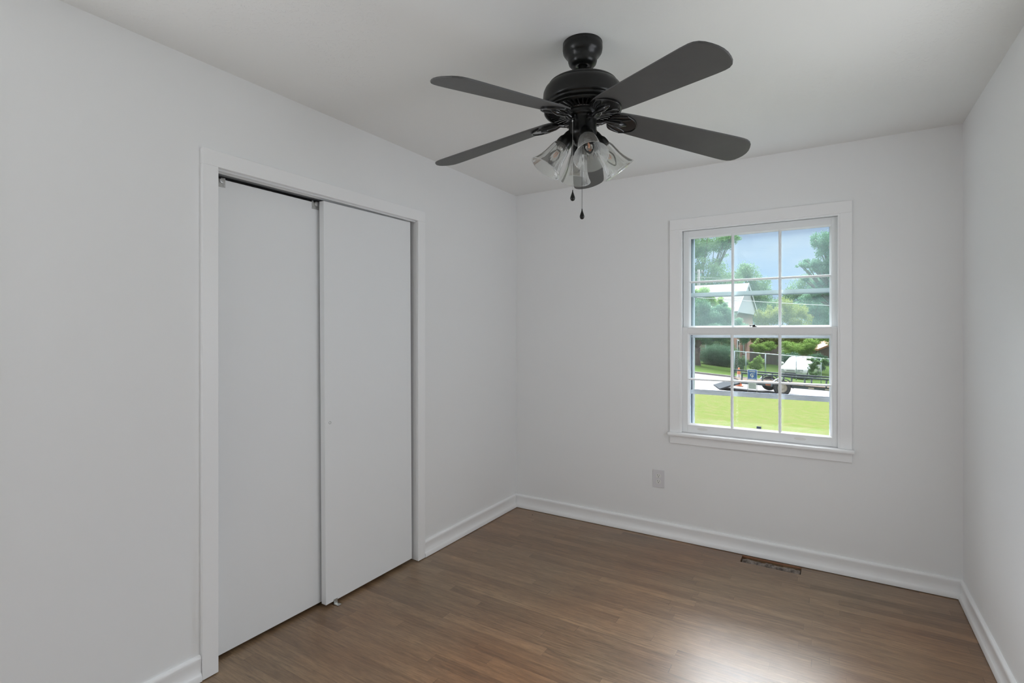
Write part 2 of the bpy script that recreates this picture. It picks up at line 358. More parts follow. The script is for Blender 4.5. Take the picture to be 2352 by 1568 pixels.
# ------------------------------------------------------------------ baseboards
BP = [(0, .101), (.007, .101), (.0125, .0965), (.0145, .089), (.0125, .079), (.0115, .062), (.0115, .036), (.0165, .030), (.0205, .020), (.0215, .010), (.0215, .003), (0, .003)]
def baseboard(name, p0, p1, nx, ny, label):
    mb = MB(); n = len(BP)
    vs = [(p[0] + nx * d, p[1] + ny * d, z) for p in (p0, p1) for d, z in BP]
    fs = [tuple(range(n)), tuple(range(n, 2 * n))[::-1]] + [(i, (i + 1) % n, n + (i + 1) % n, n + i) for i in range(n)]
    mb.add(vs, fs)
    o = mb.build(name, M_trim); struct(o, label)
    for p in o.data.polygons: p.use_smooth = len(p.vertices) == 4
    o.modifiers.new('e', 'EDGE_SPLIT').split_angle = math.radians(50)
    return o
baseboard('baseboard_back', (0, 0), (W, 0), 0, -1, 'white baseboard under the window')
baseboard('baseboard_right', (W, -.0215), (W, L0 + .0215), -1, 0, 'white baseboard along the right wall')
baseboard('baseboard_left', (0, -.0215), (0, -1.0855), 1, 0, 'white baseboard between closet and corner')
baseboard('baseboard_left', (0, -2.3925), (0, L0 + .0215), 1, 0, 'white baseboard left of the closet')
baseboard('baseboard_rear', (W - .0215, L0), (.0215, L0), 0, 1, 'baseboard behind the viewer')

# ------------------------------------------------------------------ closet casing, jamb, track, doors
t1 = struct(empty('trim_1', (0, -1.74, 0)), 'white casing around the sliding closet doors')
def tpart(mb, name, m=M_trim, bevel=.003, par=t1, off=(0, 1.74, 0), label=None): return mb.build(name, m, par, loc=off, bevel=bevel, label=label)
tpart(MB().box((0, -2.3905, .003), (.019, -2.328, 2.034)), 'side_casing', bevel=.0018)
tpart(MB().box((0, -1.1475, .003), (.019, -1.087, 2.034)), 'side_casing', bevel=.0018)
tpart(MB().box((0, -2.3905, 2.034), (.019, -1.087, 2.098)), 'head_casing', bevel=.0018)
tpart(MB().box((-.118, -2.345, .003), (0, -2.330, 2.035)), 'side_jamb', bevel=.001)
tpart(MB().box((-.118, -1.1455, .003), (0, -1.130, 2.035)), 'side_jamb', bevel=.001)
tpart(MB().box((-.118, -2.345, 2.040), (0, -1.130, 2.050)), 'head_jamb', bevel=.001)
trk = MB()
for x0, x1 in ((-.012, -.004), (-.060, -.052)): trk.box((x0, -2.330, 2.027 if x0 > -.02 else 2.031), (x1, -1.1455, 2.040))
tpart(trk, 'sliding_track', M_sash, bevel=0)

def closet_door(idx, x0, y0, y1, z0, z1, tilt, label, hang, knob=None, guide=None):
    d = struct(empty('door_%d' % idx, (x0, (y0 + y1) / 2, z0), (tilt, 0, 0)), label)
    wd = (y1 - y0) / 2; h = z1 - z0
    MB().box((-.017, -wd, 0), (.017, wd, h)).build('panel', M_door, d, bevel=.0015)
    for hy in hang:
        b = MB(); b.box((.017, hy - .019, h - .034), (.0195, hy + .019, h + .006)); b.box((.000, hy - .012, h - .001), (.0195, hy + .012, h + .006))
        b.lathe([(0, .0), (.011, .0), (.011, .006), (0, .006)], 20, T(.0195, hy + .004, h - .008) @ RY(PI / 2))
        b.lathe([(0, .0), (.0035, .0), (.0035, .003), (0, .003)], 12, T(.0195, hy - .012, h - .022) @ RY(PI / 2))
        b.lathe([(0, .0), (.0035, .0), (.0035, .003), (0, .003)], 12, T(.0195, hy + .012, h - .026) @ RY(PI / 2))
        b.build('roller_hanger', M_skim, d, bevel=.0008)
    if knob:
        b = MB(); b.lathe([(.0, -.0005), (.0045, -.0005), (.0060, .0012), (.0068, .0016), (.0074, .0010), (.0076, 0)], 28, T(.0172, knob[0], knob[1] - z0) @ RY(PI / 2))
        b.build('finger_pull', M_skim, d, label='small round metal finger pull')
    return d
d1 = closet_door(1, -.031, -1.783, -1.168, .018, 2.020, math.radians(.40), 'front white sliding closet door, on the right', [], knob=(-.278, .92))
# rear door (left), two hangers
d2 = closet_door(2, -.081, -2.322, -1.712, .016, 2.013, 0, 'rear white sliding closet door, on the left', [-.258, .208])
g = MB(); g.box((-.014, -1.738, .001), (.020, -1.716, .004)); g.box((-.0125, -1.738, .004), (-.0095, -1.716, .026)); g.lathe([(0, .004), (.004, .004), (.003, .006), (0, .0065)], 12, T(.010, -1.727, 0))
tag(g.build('door_guide', M_nickel), 'small metal guide clip on the floor at the front closet door edge', 'door guide')

# ------------------------------------------------------------------ WINDOW 1
w1 = struct(empty('window_1', (1.711, 0, .70)), 'white double hung window, three by two panes in each sash')
wl = (-1.711, 0, -.70)
def wp(mb, name, m=M_trim, bevel=.002, label=None, par=None): return mb.build(name, m, par or w1, loc=wl if par is None else (0, 0, 0), bevel=bevel, label=label)
IX0, IX1, IZ1, SZ = 1.269, 2.153, 2.041, .712
b = MB(); b.box((1.202, -.018, SZ), (IX0, 0, IZ1)); b.box((IX1, -.018, SZ), (2.211, 0, IZ1)); b.box((1.202, -.018, IZ1), (2.211, 0, 2.108)); wp(b, 'window_casing', bevel=.002)
b = MB(); b.box((1.192, -.046, .690), (2.224, .0, SZ)); b.box((OX0, 0, .690), (OX1, .10, SZ)); wp(b, 'window_stool', bevel=.007)
wp(MB().box((1.203, -.016, .638), (2.211, 0, .690)), 'apron', bevel=.002)
b = MB(); b.box((OX0, 0, SZ), (IX0 + .003, TW, OZ1)); b.box((IX1 - .003, 0, SZ), (OX1, TW, OZ1)); b.box((IX0, 0, IZ1 - .003), (IX1, TW, OZ1)); wp(b, 'window_jamb', bevel=0)
b = MB(); b.box((IX0 - .001, -.012, SZ), (IX0 + .010, .0055, IZ1 - .003)); b.box((IX1 - .010, -.012, SZ), (IX1 + .001, .0055, IZ1 - .003)); b.box((IX0 - .001, -.0115, IZ1 - .010), (IX1 + .001, .0055, IZ1 + .001)); wp(b, 'sash_stop', bevel=.002)
wp(MB().box((OX0, .10, .69), (OX1, .20, .715)), 'exterior_sill', M_sash)
def sash(y0, y1, z0, z1, gx0, gx1, gz0, gz1, mh, name, pane_mat):
    x0, x1 = IX0 + .006, IX1 - .006
    b = MB(); b.box((x0, y0, z0), (gx0, y1, z1)); b.box((gx1, y0, z0), (x1, y1, z1)); b.box((gx0, y0, gz1), (gx1, y1, z1)); b.box((gx0, y0, z0), (gx1, y1, gz0))
    s = wp(b, name, M_sash, .0015)
    yc = (y0 + y1) / 2
    m = MB()
    def mun(ax, c, lo, hi):   # muntin with a beaded profile
        pr = [(-.011, .004), (-.004, .011), (-.004, .016), (.004, .016), (.004, .011), (.011, .004), (.011, -.004), (.004, -.014), (-.004, -.014), (-.011, -.004)]
        n = len(pr); vs = []
        for e in (lo, hi):
            for a, d in pr:
                a *= .74 if ax == 'v' else .62; d *= 1.0 if ax == 'v' else .90
                vs.append((c + a, yc - d, e) if ax == 'v' else (e, yc - d, c + a))
        m.add(vs, [tuple(range(n)), tuple(range(n, 2 * n))[::-1]] + [(i, (i + 1) % n, n + (i + 1) % n, n + i) for i in range(n)])
    dx = (gx1 - gx0) / 3
    for k in (1, 2): mun('v', gx0 + dx * k, gz0, gz1)
    mun('h', mh, gx0, gx1)
    m.build('muntin', M_sash, s)
    # glazing bead: bright bevel around the opening
    bd = MB()
    for (ax, az, bx, bz, nx, nz) in ((gx0, gz0, gx0, gz1, 1, 0), (gx1, gz0, gx1, gz1, -1, 0), (gx0, gz0, gx1, gz0, 0, 1), (gx0, gz1, gx1, gz1, 0, -1)):
        w_ = .010
        vs = [(ax, y0 + .001, az), (bx, y0 + .001, bz), (bx + nx * w_ + (w_ * nz * 0), yc + .001, bz + nz * w_), (ax + nx * w_, yc + .001, az + nz * w_), (ax, yc + .001, az), (bx, yc + .001, bz)]
        bd.add(vs, [(0, 1, 2, 3), (0, 3, 4), (1, 5, 2), (0, 4, 5, 1), (3, 2, 5, 4)])
    bd.build('glazing_bead', M_trim, s)
    MB().box((gx0 - .004, yc + .002, gz0 - .004), (gx1 + .004, yc + .005, gz1 + .004)).build('pane', pane_mat, s)
    return s
s1 = sash(.006, .040, SZ + .002, 1.401, 1.313, 2.116, .765, 1.360, 1.063, 'lower_sash', M_pane)
s2 = sash(.044, .078, 1.360, 2.036, 1.312, 2.113, 1.401, 1.994, 1.699, 'upper_sash', M_paneup)
lk = MB(); lk.lathe([(0, 0), (.010, 0), (.010, .003), (.008, .008), (.007, .014), (0, .015)], 20, T(1.706, .026, 1.401))
lk.tube([(1.706, .026, 1.413), (1.699, .022, 1.413), (1.690, .018, 1.410), (1.683, .015, 1.410)], [.0035, .003, .003, .0042], 8); lk.box((1.703, .028, 1.401), (1.720, .050, 1.406))
lk.build('sash_lock', mat('lock_bronze', (.035, .03, .028), .35, metal=.6), s1, label='dark metal sash lock')
for px in (1.405, 1.955):
    pl = MB(); n = 28; pl.add([(px + .032 * math.cos(2 * PI * k / n), .0055, .742 + .0085 * math.sin(2 * PI * k / n)) for k in range(n)] + [(px + .032 * math.cos(2 * PI * k / n), .007, .742 + .0085 * math.sin(2 * PI * k / n)) for k in range(n)], [tuple(range(n)), tuple(range(n, 2 * n))[::-1]] + [(i, (i + 1) % n, n + (i + 1) % n, n + i) for i in range(n)])
    pl.build('finger_lift', mat('bare_patch', (.77, .765, .74), .5), s1, label='faint oval finger lift')
# storm window
sf = MB(); sf.use(M_alu)
SX0, SX1 = 1.330, 2.101
sf.box((IX0, .105, SZ + .003), (SX0 - .018, .140, IZ1)); sf.box((SX1 + .018, .105, SZ + .003), (IX1, .140, IZ1)); sf.box((SX0 - .018, .105, 2.006), (SX1 + .018, .140, IZ1)); sf.box((SX0 - .018, .105, SZ + .003), (SX1 + .018, .140, .742))
sf.use(M_aludark); sf.box((SX0 - .018, .112, .742), (SX0 - .010, .134, 2.006)); sf.box((SX1 + .006, .112, .742), (SX1 + .018, .134, 2.006)); sf.box((SX0 - .010, .112, 1.996), (SX1 + .006, .134, 2.006))
sf.use(M_alu); sf.box((SX0 - .010, .108, .742), (SX0, .136, 2.0)); sf.box((SX1, .108, .742), (SX1 + .006, .136, 1.996))
so = wp(sf, 'storm_frame', None, 0)
for z0, z1, y in ((1.605, 1.631, .1095), (1.332, 1.358, .1145), (.957, .985, .1035)):
    q = MB(); q.use(M_alu); q.box((SX0 - .0185, y, z0), (SX1 + .0185, y + .012, z1)); q.box((SX0 - .0183, y - .003, z0 + .004), (SX1 + .0183, y + .001, z0 + .010)); q.use(M_aludark)
    q.box((SX0, y + .001, z0 - .004), (SX1, y + .011, z0)) if z0 > 1.5 else q.box((SX0, y + .001, z1), (SX1, y + .011, z1 + .003))
    q.build('storm_rail', None, so)
MB().box((SX0, .126, .742), (SX1, .128, 2.0)).build('storm_pane', M_pane, so)
MB().box((1.712, .098, .755), (1.738, .106, .778)).build('storm_latch', mat('latch_slate', (.012, .018, .026), .6, spec=.2), so, label='small dark square latch at the bottom of the storm')

# ================================================================== OUTLET, VENT
o_ = empty('wall_outlet', (1.1245, 0, .386)); tag(o_, 'white duplex outlet plate on the wall below and left of the window', 'outlet')
MB().box((-.0385, -.0055, -.059), (.0385, 0, .059)).build('cover_plate', M_plate, o_, bevel=.002)
for z in (.0195, -.0195):
    q = MB(); n = 24; q.prism([(.0165 * math.cos(2 * PI * k / n), max(-.0135, min(.0135, .017 * math.sin(2 * PI * k / n)))) for k in range(n)], 0, .0022, T(0, -.0052, z) @ RX(PI / 2))
    rc = q.build('receptacle', mat('receptacle_white', (.8, .8, .78), .3), o_)
    s = MB(); s.box((-.0075, -.0084, z + .001), (-.0055, -.0070, z + .0085)); s.box((.0052, -.0084, z + .002), (.0070, -.0070, z + .0080))
    s.lathe([(0, 0), (.0024, 0), (.0024, .0012), (0, .0012)], 12, T(0, -.0072, z - .0065) @ RX(PI / 2)); s.build('slot', M_slot, rc)
q = MB(); q.lathe([(0, 0), (.0028, 0), (.002, .0012), (0, .0014)], 14, T(0, -.0055, 0) @ RX(PI / 2)); q.build('screw', M_plate, o_)

vt = empty('floor_duct', ((VX0 + VX1) / 2, (VY0 + VY1) / 2, -.24)); tag(vt, 'open floor heating duct with no grille, beside the baseboard under the window', 'duct')
hw, hd = (VX1 - VX0) / 2, (VY1 - VY0) / 2
q = MB(); e = .003
q.box((-hw - e, -hd - e, 0), (hw + e, hd + e, e)); q.box((-hw - e, -hd - e, e), (-hw, hd + e, .217)); q.box((hw, -hd - e, e), (hw + e, hd + e, .217)); q.box((-hw, -hd - e, e), (hw, -hd, .217)); q.box((-hw, hd, e), (hw, hd + e, .217))
q.build('duct_sleeve', mat('dirty_duct', (.22, .19, .16), .7, var=(22, (.03, .024, .02), 1.0), bump=(60, .6, .004)), vt)
q = MB(); nx = 26
vs = []; fs = []
rnd = random.Random(4)
for i in range(nx + 1):
    for j in range(7):
        a = PI * j / 6
        r = .032 + rnd.uniform(-.004, .004)
        vs.append((-hw + .004 + (2 * hw - .008) * i / nx, .021 + r * math.cos(a) * .95, .204 + r * math.sin(a) * .85))
for i in range(nx):
    for j in range(6): fs.append((i * 7 + j, (i + 1) * 7 + j, (i + 1) * 7 + j + 1, i * 7 + j + 1))
q.smooth = True; q.add(vs, fs); q.build('duct_insulation', mat('grey_lint', (.36, .31, .27), .95, var=(26, (.05, .038, .032), 1.0), bump=(90, .8, .004)), vt)
q = MB(); q.box((-hw, hd - .0015, .233), (hw, hd, .2395)); q.build('cut_edge', mat('raw_cut_wood', (.33, .15, .085), .7), vt, label='raw reddish cut edge of the boards')
# tiny nail hole by the corner
q = MB(); q.lathe([(0, .0008), (.004, .0008), (.004, .0001), (0, .0001)], 10); q.build('floor_nail', M_slot, loc=(0.206, -0.100, 0)); tag(bpy.data.objects['floor_nail'], 'tiny dark nail head in the floor near the far left corner', 'nail')

# ================================================================== CEILING FAN
FX, FY = 1.329, -1.702
fan = empty('ceiling_fan', (FX, FY, H)); tag(fan, 'black five blade ceiling fan with four clear glass bell shades', 'ceiling fan')
def fz(z): return z - H
def fpart(mb, name, m=M_black, bevel=0, par=fan, label=None): return mb.build(name, m, par, bevel=bevel, label=label)
q = MB().lathe([(0, 0), (.073, 0), (.0735, fz(2.419)), (.0715, fz(2.407)), (.064, fz(2.396)), (.055, fz(2.389)), (.0535, fz(2.376)), (.0505, fz(2.365)), (.043, fz(2.357)), (.030, fz(2.354)), (.018, fz(2.357)), (.016, fz(2.364))], 56)
cp = fpart(q, 'canopy')
for a in (PI + YAW + 1.50, PI + YAW + 1.68):
    q = MB().lathe([(0, 0), (.0035, 0), (.003, .002), (0, .0025)], 12, RZ(a) @ T(.073, 0, -.010) @ RY(PI / 2)); q.build('canopy_screw', M_slot, cp)
q = MB().lathe([(.013, fz(2.37)), (.013, fz(2.29))], 24); q.lathe([(.013, fz(2.312)), (.022, fz(2.308)), (.024, fz(2.296)), (.030, fz(2.289))], 28)
fpart(q, 'downrod')
q = MB().lathe([(.012, fz(2.293)), (.06, fz(2.292)), (.116, fz(2.290)), (.127, fz(2.286)), (.1305, fz(2.280)), (.1300, fz(2.277)), (.1335, fz(2.276)), (.140, fz(2.269)), (.1455, fz(2.256)), (.147, fz(2.240)), (.147, fz(2.222)), (.1455, fz(2.213)), (.142, fz(2.209)), (.1395, fz(2.2085)), (.1405, fz(2.204)), (.137, fz(2.199)), (.130, fz(2.196)), (.129, fz(2.1935)), (.140, fz(2.1915)), (.143, fz(2.187)), (.140, fz(2.183)), (.130, fz(2.181)), (.126, fz(2.184)), (.124, fz(2.190)), (.124, fz(2.205)), (.05, fz(2.205))], 72)
mh = fpart(q, 'motor_housing')
q = MB()
for k in range(44):
    a = 2 * PI * k / 44
    q.box((.070, -.0019, fz(2.183)), (.127, .0019, fz(2.190)), RZ(a) @ T(.0, 0, 0) @ Matrix.Rotation(.0, 4, 'X'))
q.lathe([(.066, fz(2.186)), (.070, fz(2.181)), (.074, fz(2.183)), (.074, fz(2.190)), (.066, fz(2.190))], 48, close=True)
q.build('vent_grille', mat('vent_gloss', (.05, .05, .05), .18, coat=1, coat_r=.05, metal=.5), mh)
q = MB().lathe([(.064, fz(2.20)), (.064, fz(2.168)), (.060, fz(2.163)), (.052, fz(2.161)), (.0515, fz(2.155)), (.0515, fz(2.112)), (.053, fz(2.108)), (.0525, fz(2.100)), (.046, fz(2.092)), (.034, fz(2.084)), (.030, fz(2.068)), (.018, fz(2.060)), (.0, fz(2.059))], 48)
fpart(q, 'switch_housing')
# blades
def chaikin(P, n=2):
    for _ in range(n):
        Q = [P[0]]
        for a, b in zip(P[:-1], P[1:]): Q += [a.lerp(b, .25), a.lerp(b, .75)]
        P = Q + [P[-1]]
    return P
def bz(r): return fz(2.1775 - .136 * r)
BW = [(.103, .000), (.104, .018), (.110, .034), (.122, .045), (.140, .0515), (.20, .0575), (.30, .0625), (.42, .0675), (.52, .0715), (.575, .0735), (.605, .0735), (.622, .071), (.636, .064), (.647, .052), (.655, .036), (.661, .018), (.663, .000)]
outl = BW + [(x, -y) for x, y in BW[-2:0:-1]]
SH = [(.098, .010), (.105, .032), (.116, .044), (.135, .050), (.158, .0525), (.170, .046), (.186, .040), (.200, .029), (.210, .013), (.213, .0)]
shl = SH + [(x, -y) for x, y in SH[-2::-1]]
shl = [(p.x, p.y) for p in chaikin([Vector((x, y, 0)) for x, y in shl])]
PITCH = math.radians(12.5)
DR = math.atan(.136)
for k in range(5):
    a = 5.711 + k * 2 * PI / 5
    sl = (.119, .182, .136, .128, .126)[k]          # the blades droop a little unequally
    bz = lambda r: fz(2.157 - sl * (r - .15))
    M = RZ(a) @ T(0, 0, bz(0)) @ RY(math.atan(sl)) @ RX(-PITCH)
    q = MB().prism(outl, -.003, .003, M)
    bl = fpart(q, 'blade', M_blade, .0015)
    q = MB().prism(shl, -.0085, -.0032, M)
    # ornament: raised rim ridges and a spine on the shield plate
    for s in (1, -1):
        q.tube([M @ Vector(p) for p in ((.100, s * .008, -.009), (.125, s * .020, -.011), (.150, s * .022, -.010), (.176, s * .036, -.009))], .0028, 8, sm=True)
        q.tube([M @ Vector(p) for p in ((.103, s * .020, -.009), (.122, s * .036, -.010), (.158, s * .047, -.0095))], .0024, 8, sm=True)
    q.tube([M @ Vector(p) for p in ((.158, .050, -.009), (.186, .039, -.0095), (.205, .022, -.0095), (.2115, .0, -.0095), (.205, -.022, -.0095), (.186, -.039, -.0095), (.158, -.050, -.009))], .0022, 8, sm=True)
    ir = [RZ(a) @ Vector((.050, 0, fz(2.150))), RZ(a) @ Vector((.072, 0, fz(2.151))), RZ(a) @ Vector((.090, 0, bz(.09) - .010)), M @ Vector((.112, 0, -.012)), M @ Vector((.140, 0, -.011)), M @ Vector((.172, 0, -.009))]
    q.tube(ir, [.010, .0085, .0075, .009, .011, .004], 12)
    q.box((.048, -.016, fz(2.156)), (.066, .016, fz(2.143)), RZ(a))
    q.build('blade_iron', M_iron, bl, bevel=0)
# light kit
LD = math.radians(36); AZ0 = PI / 2 + YAW + PI + math.radians(4.5)
for k in range(4):
    a = AZ0 + k * PI / 2
    M = RZ(a) @ T(.0735, 0, fz(2.064)) @ RY(PI - LD)      # local +z points down the shade axis
    q = MB().lathe([(.0, -.062), (.014, -.060), (.019, -.046), (.021, -.030), (.0265, -.020), (.0285, -.008), (.0285, .006), (.026, .009), (.019, .009), (.018, .0)], 32, M)
    q.tube([RZ(a) @ Vector((.026, 0, fz(2.098))), RZ(a) @ Vector((.040, 0, fz(2.104))), M @ Vector((0, 0, -.040))], [.014, .015, .014], 12)
    arm = fpart(q, 'lamp_arm')
    q = MB(); q.open = True
    q.lathe([(.0255, .004), (.030, .010), (.0335, .022), (.0360, .040), (.0395, .060), (.0450, .080), (.0525, .098), (.0590, .110), (.0612, .1135), (.0622, .1120), (.0600, .1085), (.0535, .0965), (.0465, .0795), (.0410, .0600), (.0378, .0400), (.0350, .0220), (.0315, .009), (.0265, .002)], 96, M, flute=(24, .0003), close=True)
    q.build('glass_shade', M_shade, arm, label='clear fluted glass bell shade')
    q = MB(); q.use(M_nickel).lathe([(0, .002), (.012, .004), (.012, .024), (.009, .027)], 20, M)
    q.use(M_bulbglass).lathe([(.009, .027), (.015, .040), (.0185, .052), (.016, .066), (.010, .078), (.004, .088), (0, .090)], 24, M)
    q.use(M_filament); q.tube([M @ Vector(p) for p in ((-.003, 0, .034), (-.004, .002, .052), (0, -.002, .058), (.004, .002, .052), (.003, 0, .034))], .0026, 8)
    q.build('bulb', None, arm, label='clear bulb with an orange filament')
# pull chains
def on_ring(lat, fwd): # offsets along the room's view axes around the fan
    return Vector((math.cos(YAW) * lat - math.sin(YAW) * fwd, math.sin(YAW) * lat + math.cos(YAW) * fwd, 0))
for lat, fwd, ztop, zf in ((-.0415, -.040, 2.142, 1.868), (.003, .036, 2.075, 1.818)):
    p = on_ring(lat, fwd)
    q = MB()
    if ztop > 2.1: q.tube([p * .80 + Vector((0, 0, fz(ztop))), p * 1.02 + Vector((0, 0, fz(ztop))), p * 1.02 + Vector((0, 0, fz(ztop - .006)))], .0026, 8)
    z = ztop
    q.tube([p + Vector((0, 0, fz(ztop))), p + Vector((0, 0, fz(zf + .014)))], .0005, 6)
    while z > zf + .016:
        q.lathe([(0, .0012), (.0011, .0007), (.0013, 0), (.0011, -.0007), (0, -.0012)], 6, T(p.x, p.y, fz(z))); z -= .0034
    c = fpart(q, 'pull_chain', M_nickel if ztop > 2.1 else M_black)
    q = MB().lathe([(0, .020), (.0016, .019), (.0022, .012), (.0055, .002), (.0085, -.007), (.0090, -.012), (.0068, -.018), (.0025, -.0205), (0, -.021)], 24, T(p.x, p.y, fz(zf)))
    q.build('chain_fob', M_black, c, label='black teardrop pull fob')

# ================================================================== OUTSIDE
# street axes: ahead (away from the house along the street grid) and across
AX_F = Vector((-math.sin(YAW), math.cos(YAW), 0)); AX_R = Vector((math.cos(YAW), math.sin(YAW), 0))
O2 = Vector((CAM.x, CAM.y, 0))
KN = [(3, -.62, 0), (10, -.62, -.02), (16, -.83, -.05), (23, -1.12, -.08), (30, -1.05, -.11), (34, -.95, -.125), (40, -.85, -.10), (60, -.5, -.03), (140, .2, 0)]
def gz(D, Lx):
    for i in range(len(KN) - 1):
        a, b = KN[i], KN[i + 1]
        if D <= b[0] or i == len(KN) - 2:
            t = (D - a[0]) / (b[0] - a[0]); return a[1] + (b[1] - a[1]) * t + (a[2] + (b[2] - a[2]) * t) * (Lx - .353 * D)
def S(Lx, D, z=None, dz=0):
    if z is None: z = gz(D, Lx) + dz
    v = O2 + AX_F * D + AX_R * Lx; return Vector((v.x, v.y, z))
def strip(name, m, D0, D1, L0_, L1_, nd, nl, label, dz=0):
    q = MB(); vs = []; fs = []
    for i in range(nd + 1):
        D = D0 + (D1 - D0) * i / nd
        for j in range(nl + 1):
            a = L0_(D) + (L1_(D) - L0_(D)) * j / nl
            vs.append(S(a, D, dz=dz))
    for i in range(nd):
        for j in range(nl): fs.append((i * (nl + 1) + j, i * (nl + 1) + j + 1, (i + 1) * (nl + 1) + j + 1, (i + 1) * (nl + 1) + j))
    q.open = True; q.smooth = True; q.add(vs, fs); return struct(q.build(name, m), label)
M_grass = mat('lawn_grass', (.068, .096, .024), 1, spec=0, var=(4.5, (.098, .100, .042), 1.0), bump=(30, .8, .03))
M_grass2 = mat('verge_grass', (.048, .086, .022), 1, spec=0, var=(.8, (.062, .092, .03), 1.0), bump=(12, .8, .05))
M_road = mat('street_concrete', (0.144, 0.139, 0.140), .9, spec=.1, var=(.5, (0.118, 0.115, 0.118), .8))
def nearD(D): return -.2 * D - 6
strip('lawn', M_grass, 4.4, 21.6, lambda D: -.1 * D - 4 + 3.0 * (D < 6), lambda D: .9 * D + 8, 26, 26, 'front lawn of short green grass outside the window')
strip('street', M_road, 21.6, 30.2, lambda D: -12, lambda D: 40, 14, 40, 'pale concrete street beyond the lawn')
strip('far_verge', M_grass2, 30.2, 140, lambda D: -30, lambda D: 90, 40, 40, 'grass beyond the street')
q = MB()
for i in range(40):
    a0 = -10 + i * 1.2; p0, p1 = S(a0, 30.2), S(a0 + 1.2, 30.2); u = Vector((0, 0, .10)); f_ = AX_F * .16
    q.add([p0 - u, p1 - u, p1 + u, p0 + u, p0 + f_ + u, p1 + f_ + u], [(0, 1, 2, 3), (3, 2, 5, 4)])
q.open = True; struct(q.build('kerb', mat('kerb_concrete', (.30, .28, .27), .9)), 'low kerb on the far side of the street')

# ---- foliage
def leaf_mat(name, c1, c2): return mat(name, c1, .7, spec=.15, var=(2.5, c2, 1.0), trans=.25)
def crown(name, parent, blobs, n, size, m, seed, flat=.75):
    """blobs: list of (centre, (rx,ry,rz)); leaves scattered through the outer shell of each blob"""
    rng = np.random.default_rng(seed)
    vol = np.array([b[1][0] * b[1][1] + b[1][0] * b[1][2] for b in blobs]); pr = vol / vol.sum()
    idx = rng.choice(len(blobs), n, p=pr)
    d = rng.normal(size=(n, 3)); d /= np.linalg.norm(d, axis=1)[:, None]
    rr = rng.uniform(.1, 1.0, n) ** .5 * rng.choice([1.0, 1.0, 1.25], n) * (1 + .10 * np.sin(d[:, 0] * 9 + idx) * np.cos(d[:, 2] * 8 + d[:, 1] * 7))
    C = np.array([tuple(b[0]) for b in blobs])[idx]; R = np.array([b[1] for b in blobs])[idx]
    P = C + d * R * rr[:, None]
    nn = rng.normal(size=(n, 3)) + d * 1.2; nn /= np.linalg.norm(nn, axis=1)[:, None]
    a = np.cross(nn, rng.normal(size=(n, 3))); a /= np.linalg.norm(a, axis=1)[:, None]; b = np.cross(nn, a)
    s = size * rng.uniform(.6, 1.3, n)[:, None]
    v = np.stack([P - a * s, P - b * s * .45 + nn * s * .12, P + a * s, P + b * s * .45 + nn * s * .12], 1).reshape(-1, 3)
    me = bpy.data.meshes.new(name); me.vertices.add(4 * n); me.vertices.foreach_set('co', v.astype(np.float32).ravel())
    me.loops.add(4 * n); me.loops.foreach_set('vertex_index', np.arange(4 * n, dtype=np.int32)); me.polygons.add(n)
    me.polygons.foreach_set('loop_start', np.arange(0, 4 * n, 4, dtype=np.int32)); me.polygons.foreach_set('loop_total', np.full(n, 4, dtype=np.int32))
    me.update(); me.validate(); me.materials.append(m)
    o = bpy.data.objects.new(name, me); COL.objects.link(o)
    if parent: o.parent = parent
    return o
M_bark = mat('bark', (.17, .13, .11), .9, var=(6, (.10, .08, .07), 1), bump=(20, .6, .02))
def tree(name, label, Lx, D, trunk_r, blobs, n, size, m, seed, cat='tree', group=None, forks=None):
    base = S(Lx, D, dz=-.15); t = empty(name, base); tag(t, label, cat, group)
    bl = [(Vector((S(b[0], b[1], b[2]))) - base, b[3]) for b in blobs]
    rc = random.Random(seed)
    clumps = []
    for c, r in bl:
        if cat == 'hedge': clumps.append((c, r)); continue
        for j in range(16):
            th = rc.uniform(0, 2 * PI); u = rc.uniform(-1, 1); rr = rc.uniform(.3, .95); h_ = math.sqrt(1 - u * u); f_ = rc.uniform(.18, .46)
            clumps.append((c + Vector((math.cos(th) * h_ * r[0], math.sin(th) * h_ * r[1], u * r[2])) * rr, tuple(x * f_ * rc.uniform(.85, 1.15) for x in r)))
    if trunk_r:
        q = MB()
        top = min(b[0].z for b in bl)
        ctr = Vector((0, 0, max(top * .8, .8)))
        q.tube([(0, 0, 0), (trunk_r * .3, 0, ctr.z * .5), ctr], [trunk_r * 1.25, trunk_r, trunk_r * .85], 10)
        for c, r in bl:
            mid = ctr.lerp(c, .5) + Vector((0, 0, .1)); q.tube([ctr, mid, c], [trunk_r * .6, trunk_r * .4, trunk_r * .12], 7)
            for s in range(3):
                rd = random.Random(seed * 7 + s); e_ = c + Vector((rd.uniform(-.6, .6) * r[0], rd.uniform(-.6, .6) * r[1], rd.uniform(-.2, .7) * r[2])); q.tube([mid, e_], [trunk_r * .25, trunk_r * .06], 6)
        q.build('trunk', M_bark, t)
    crown('foliage', t, clumps, int(n * 2.2), size * .62, m, seed)
    return t
L_teal = leaf_mat('leaf_teal', (0.093, 0.206, 0.134), (0.183, 0.304, 0.183))
L_mid = leaf_mat('leaf_mid', (0.111, 0.204, 0.101), (0.194, 0.295, 0.143))
L_yel = leaf_mat('leaf_yellow', (0.221, 0.267, 0.059), (0.304, 0.332, 0.092))
L_dark = leaf_mat('leaf_dark', (0.068, 0.151, 0.096), (0.136, 0.240, 0.151))
L_fresh = leaf_mat('leaf_fresh', (0.193, 0.329, 0.072), (0.290, 0.426, 0.121))
def k_(px): return (px - 1176) / 1187.0
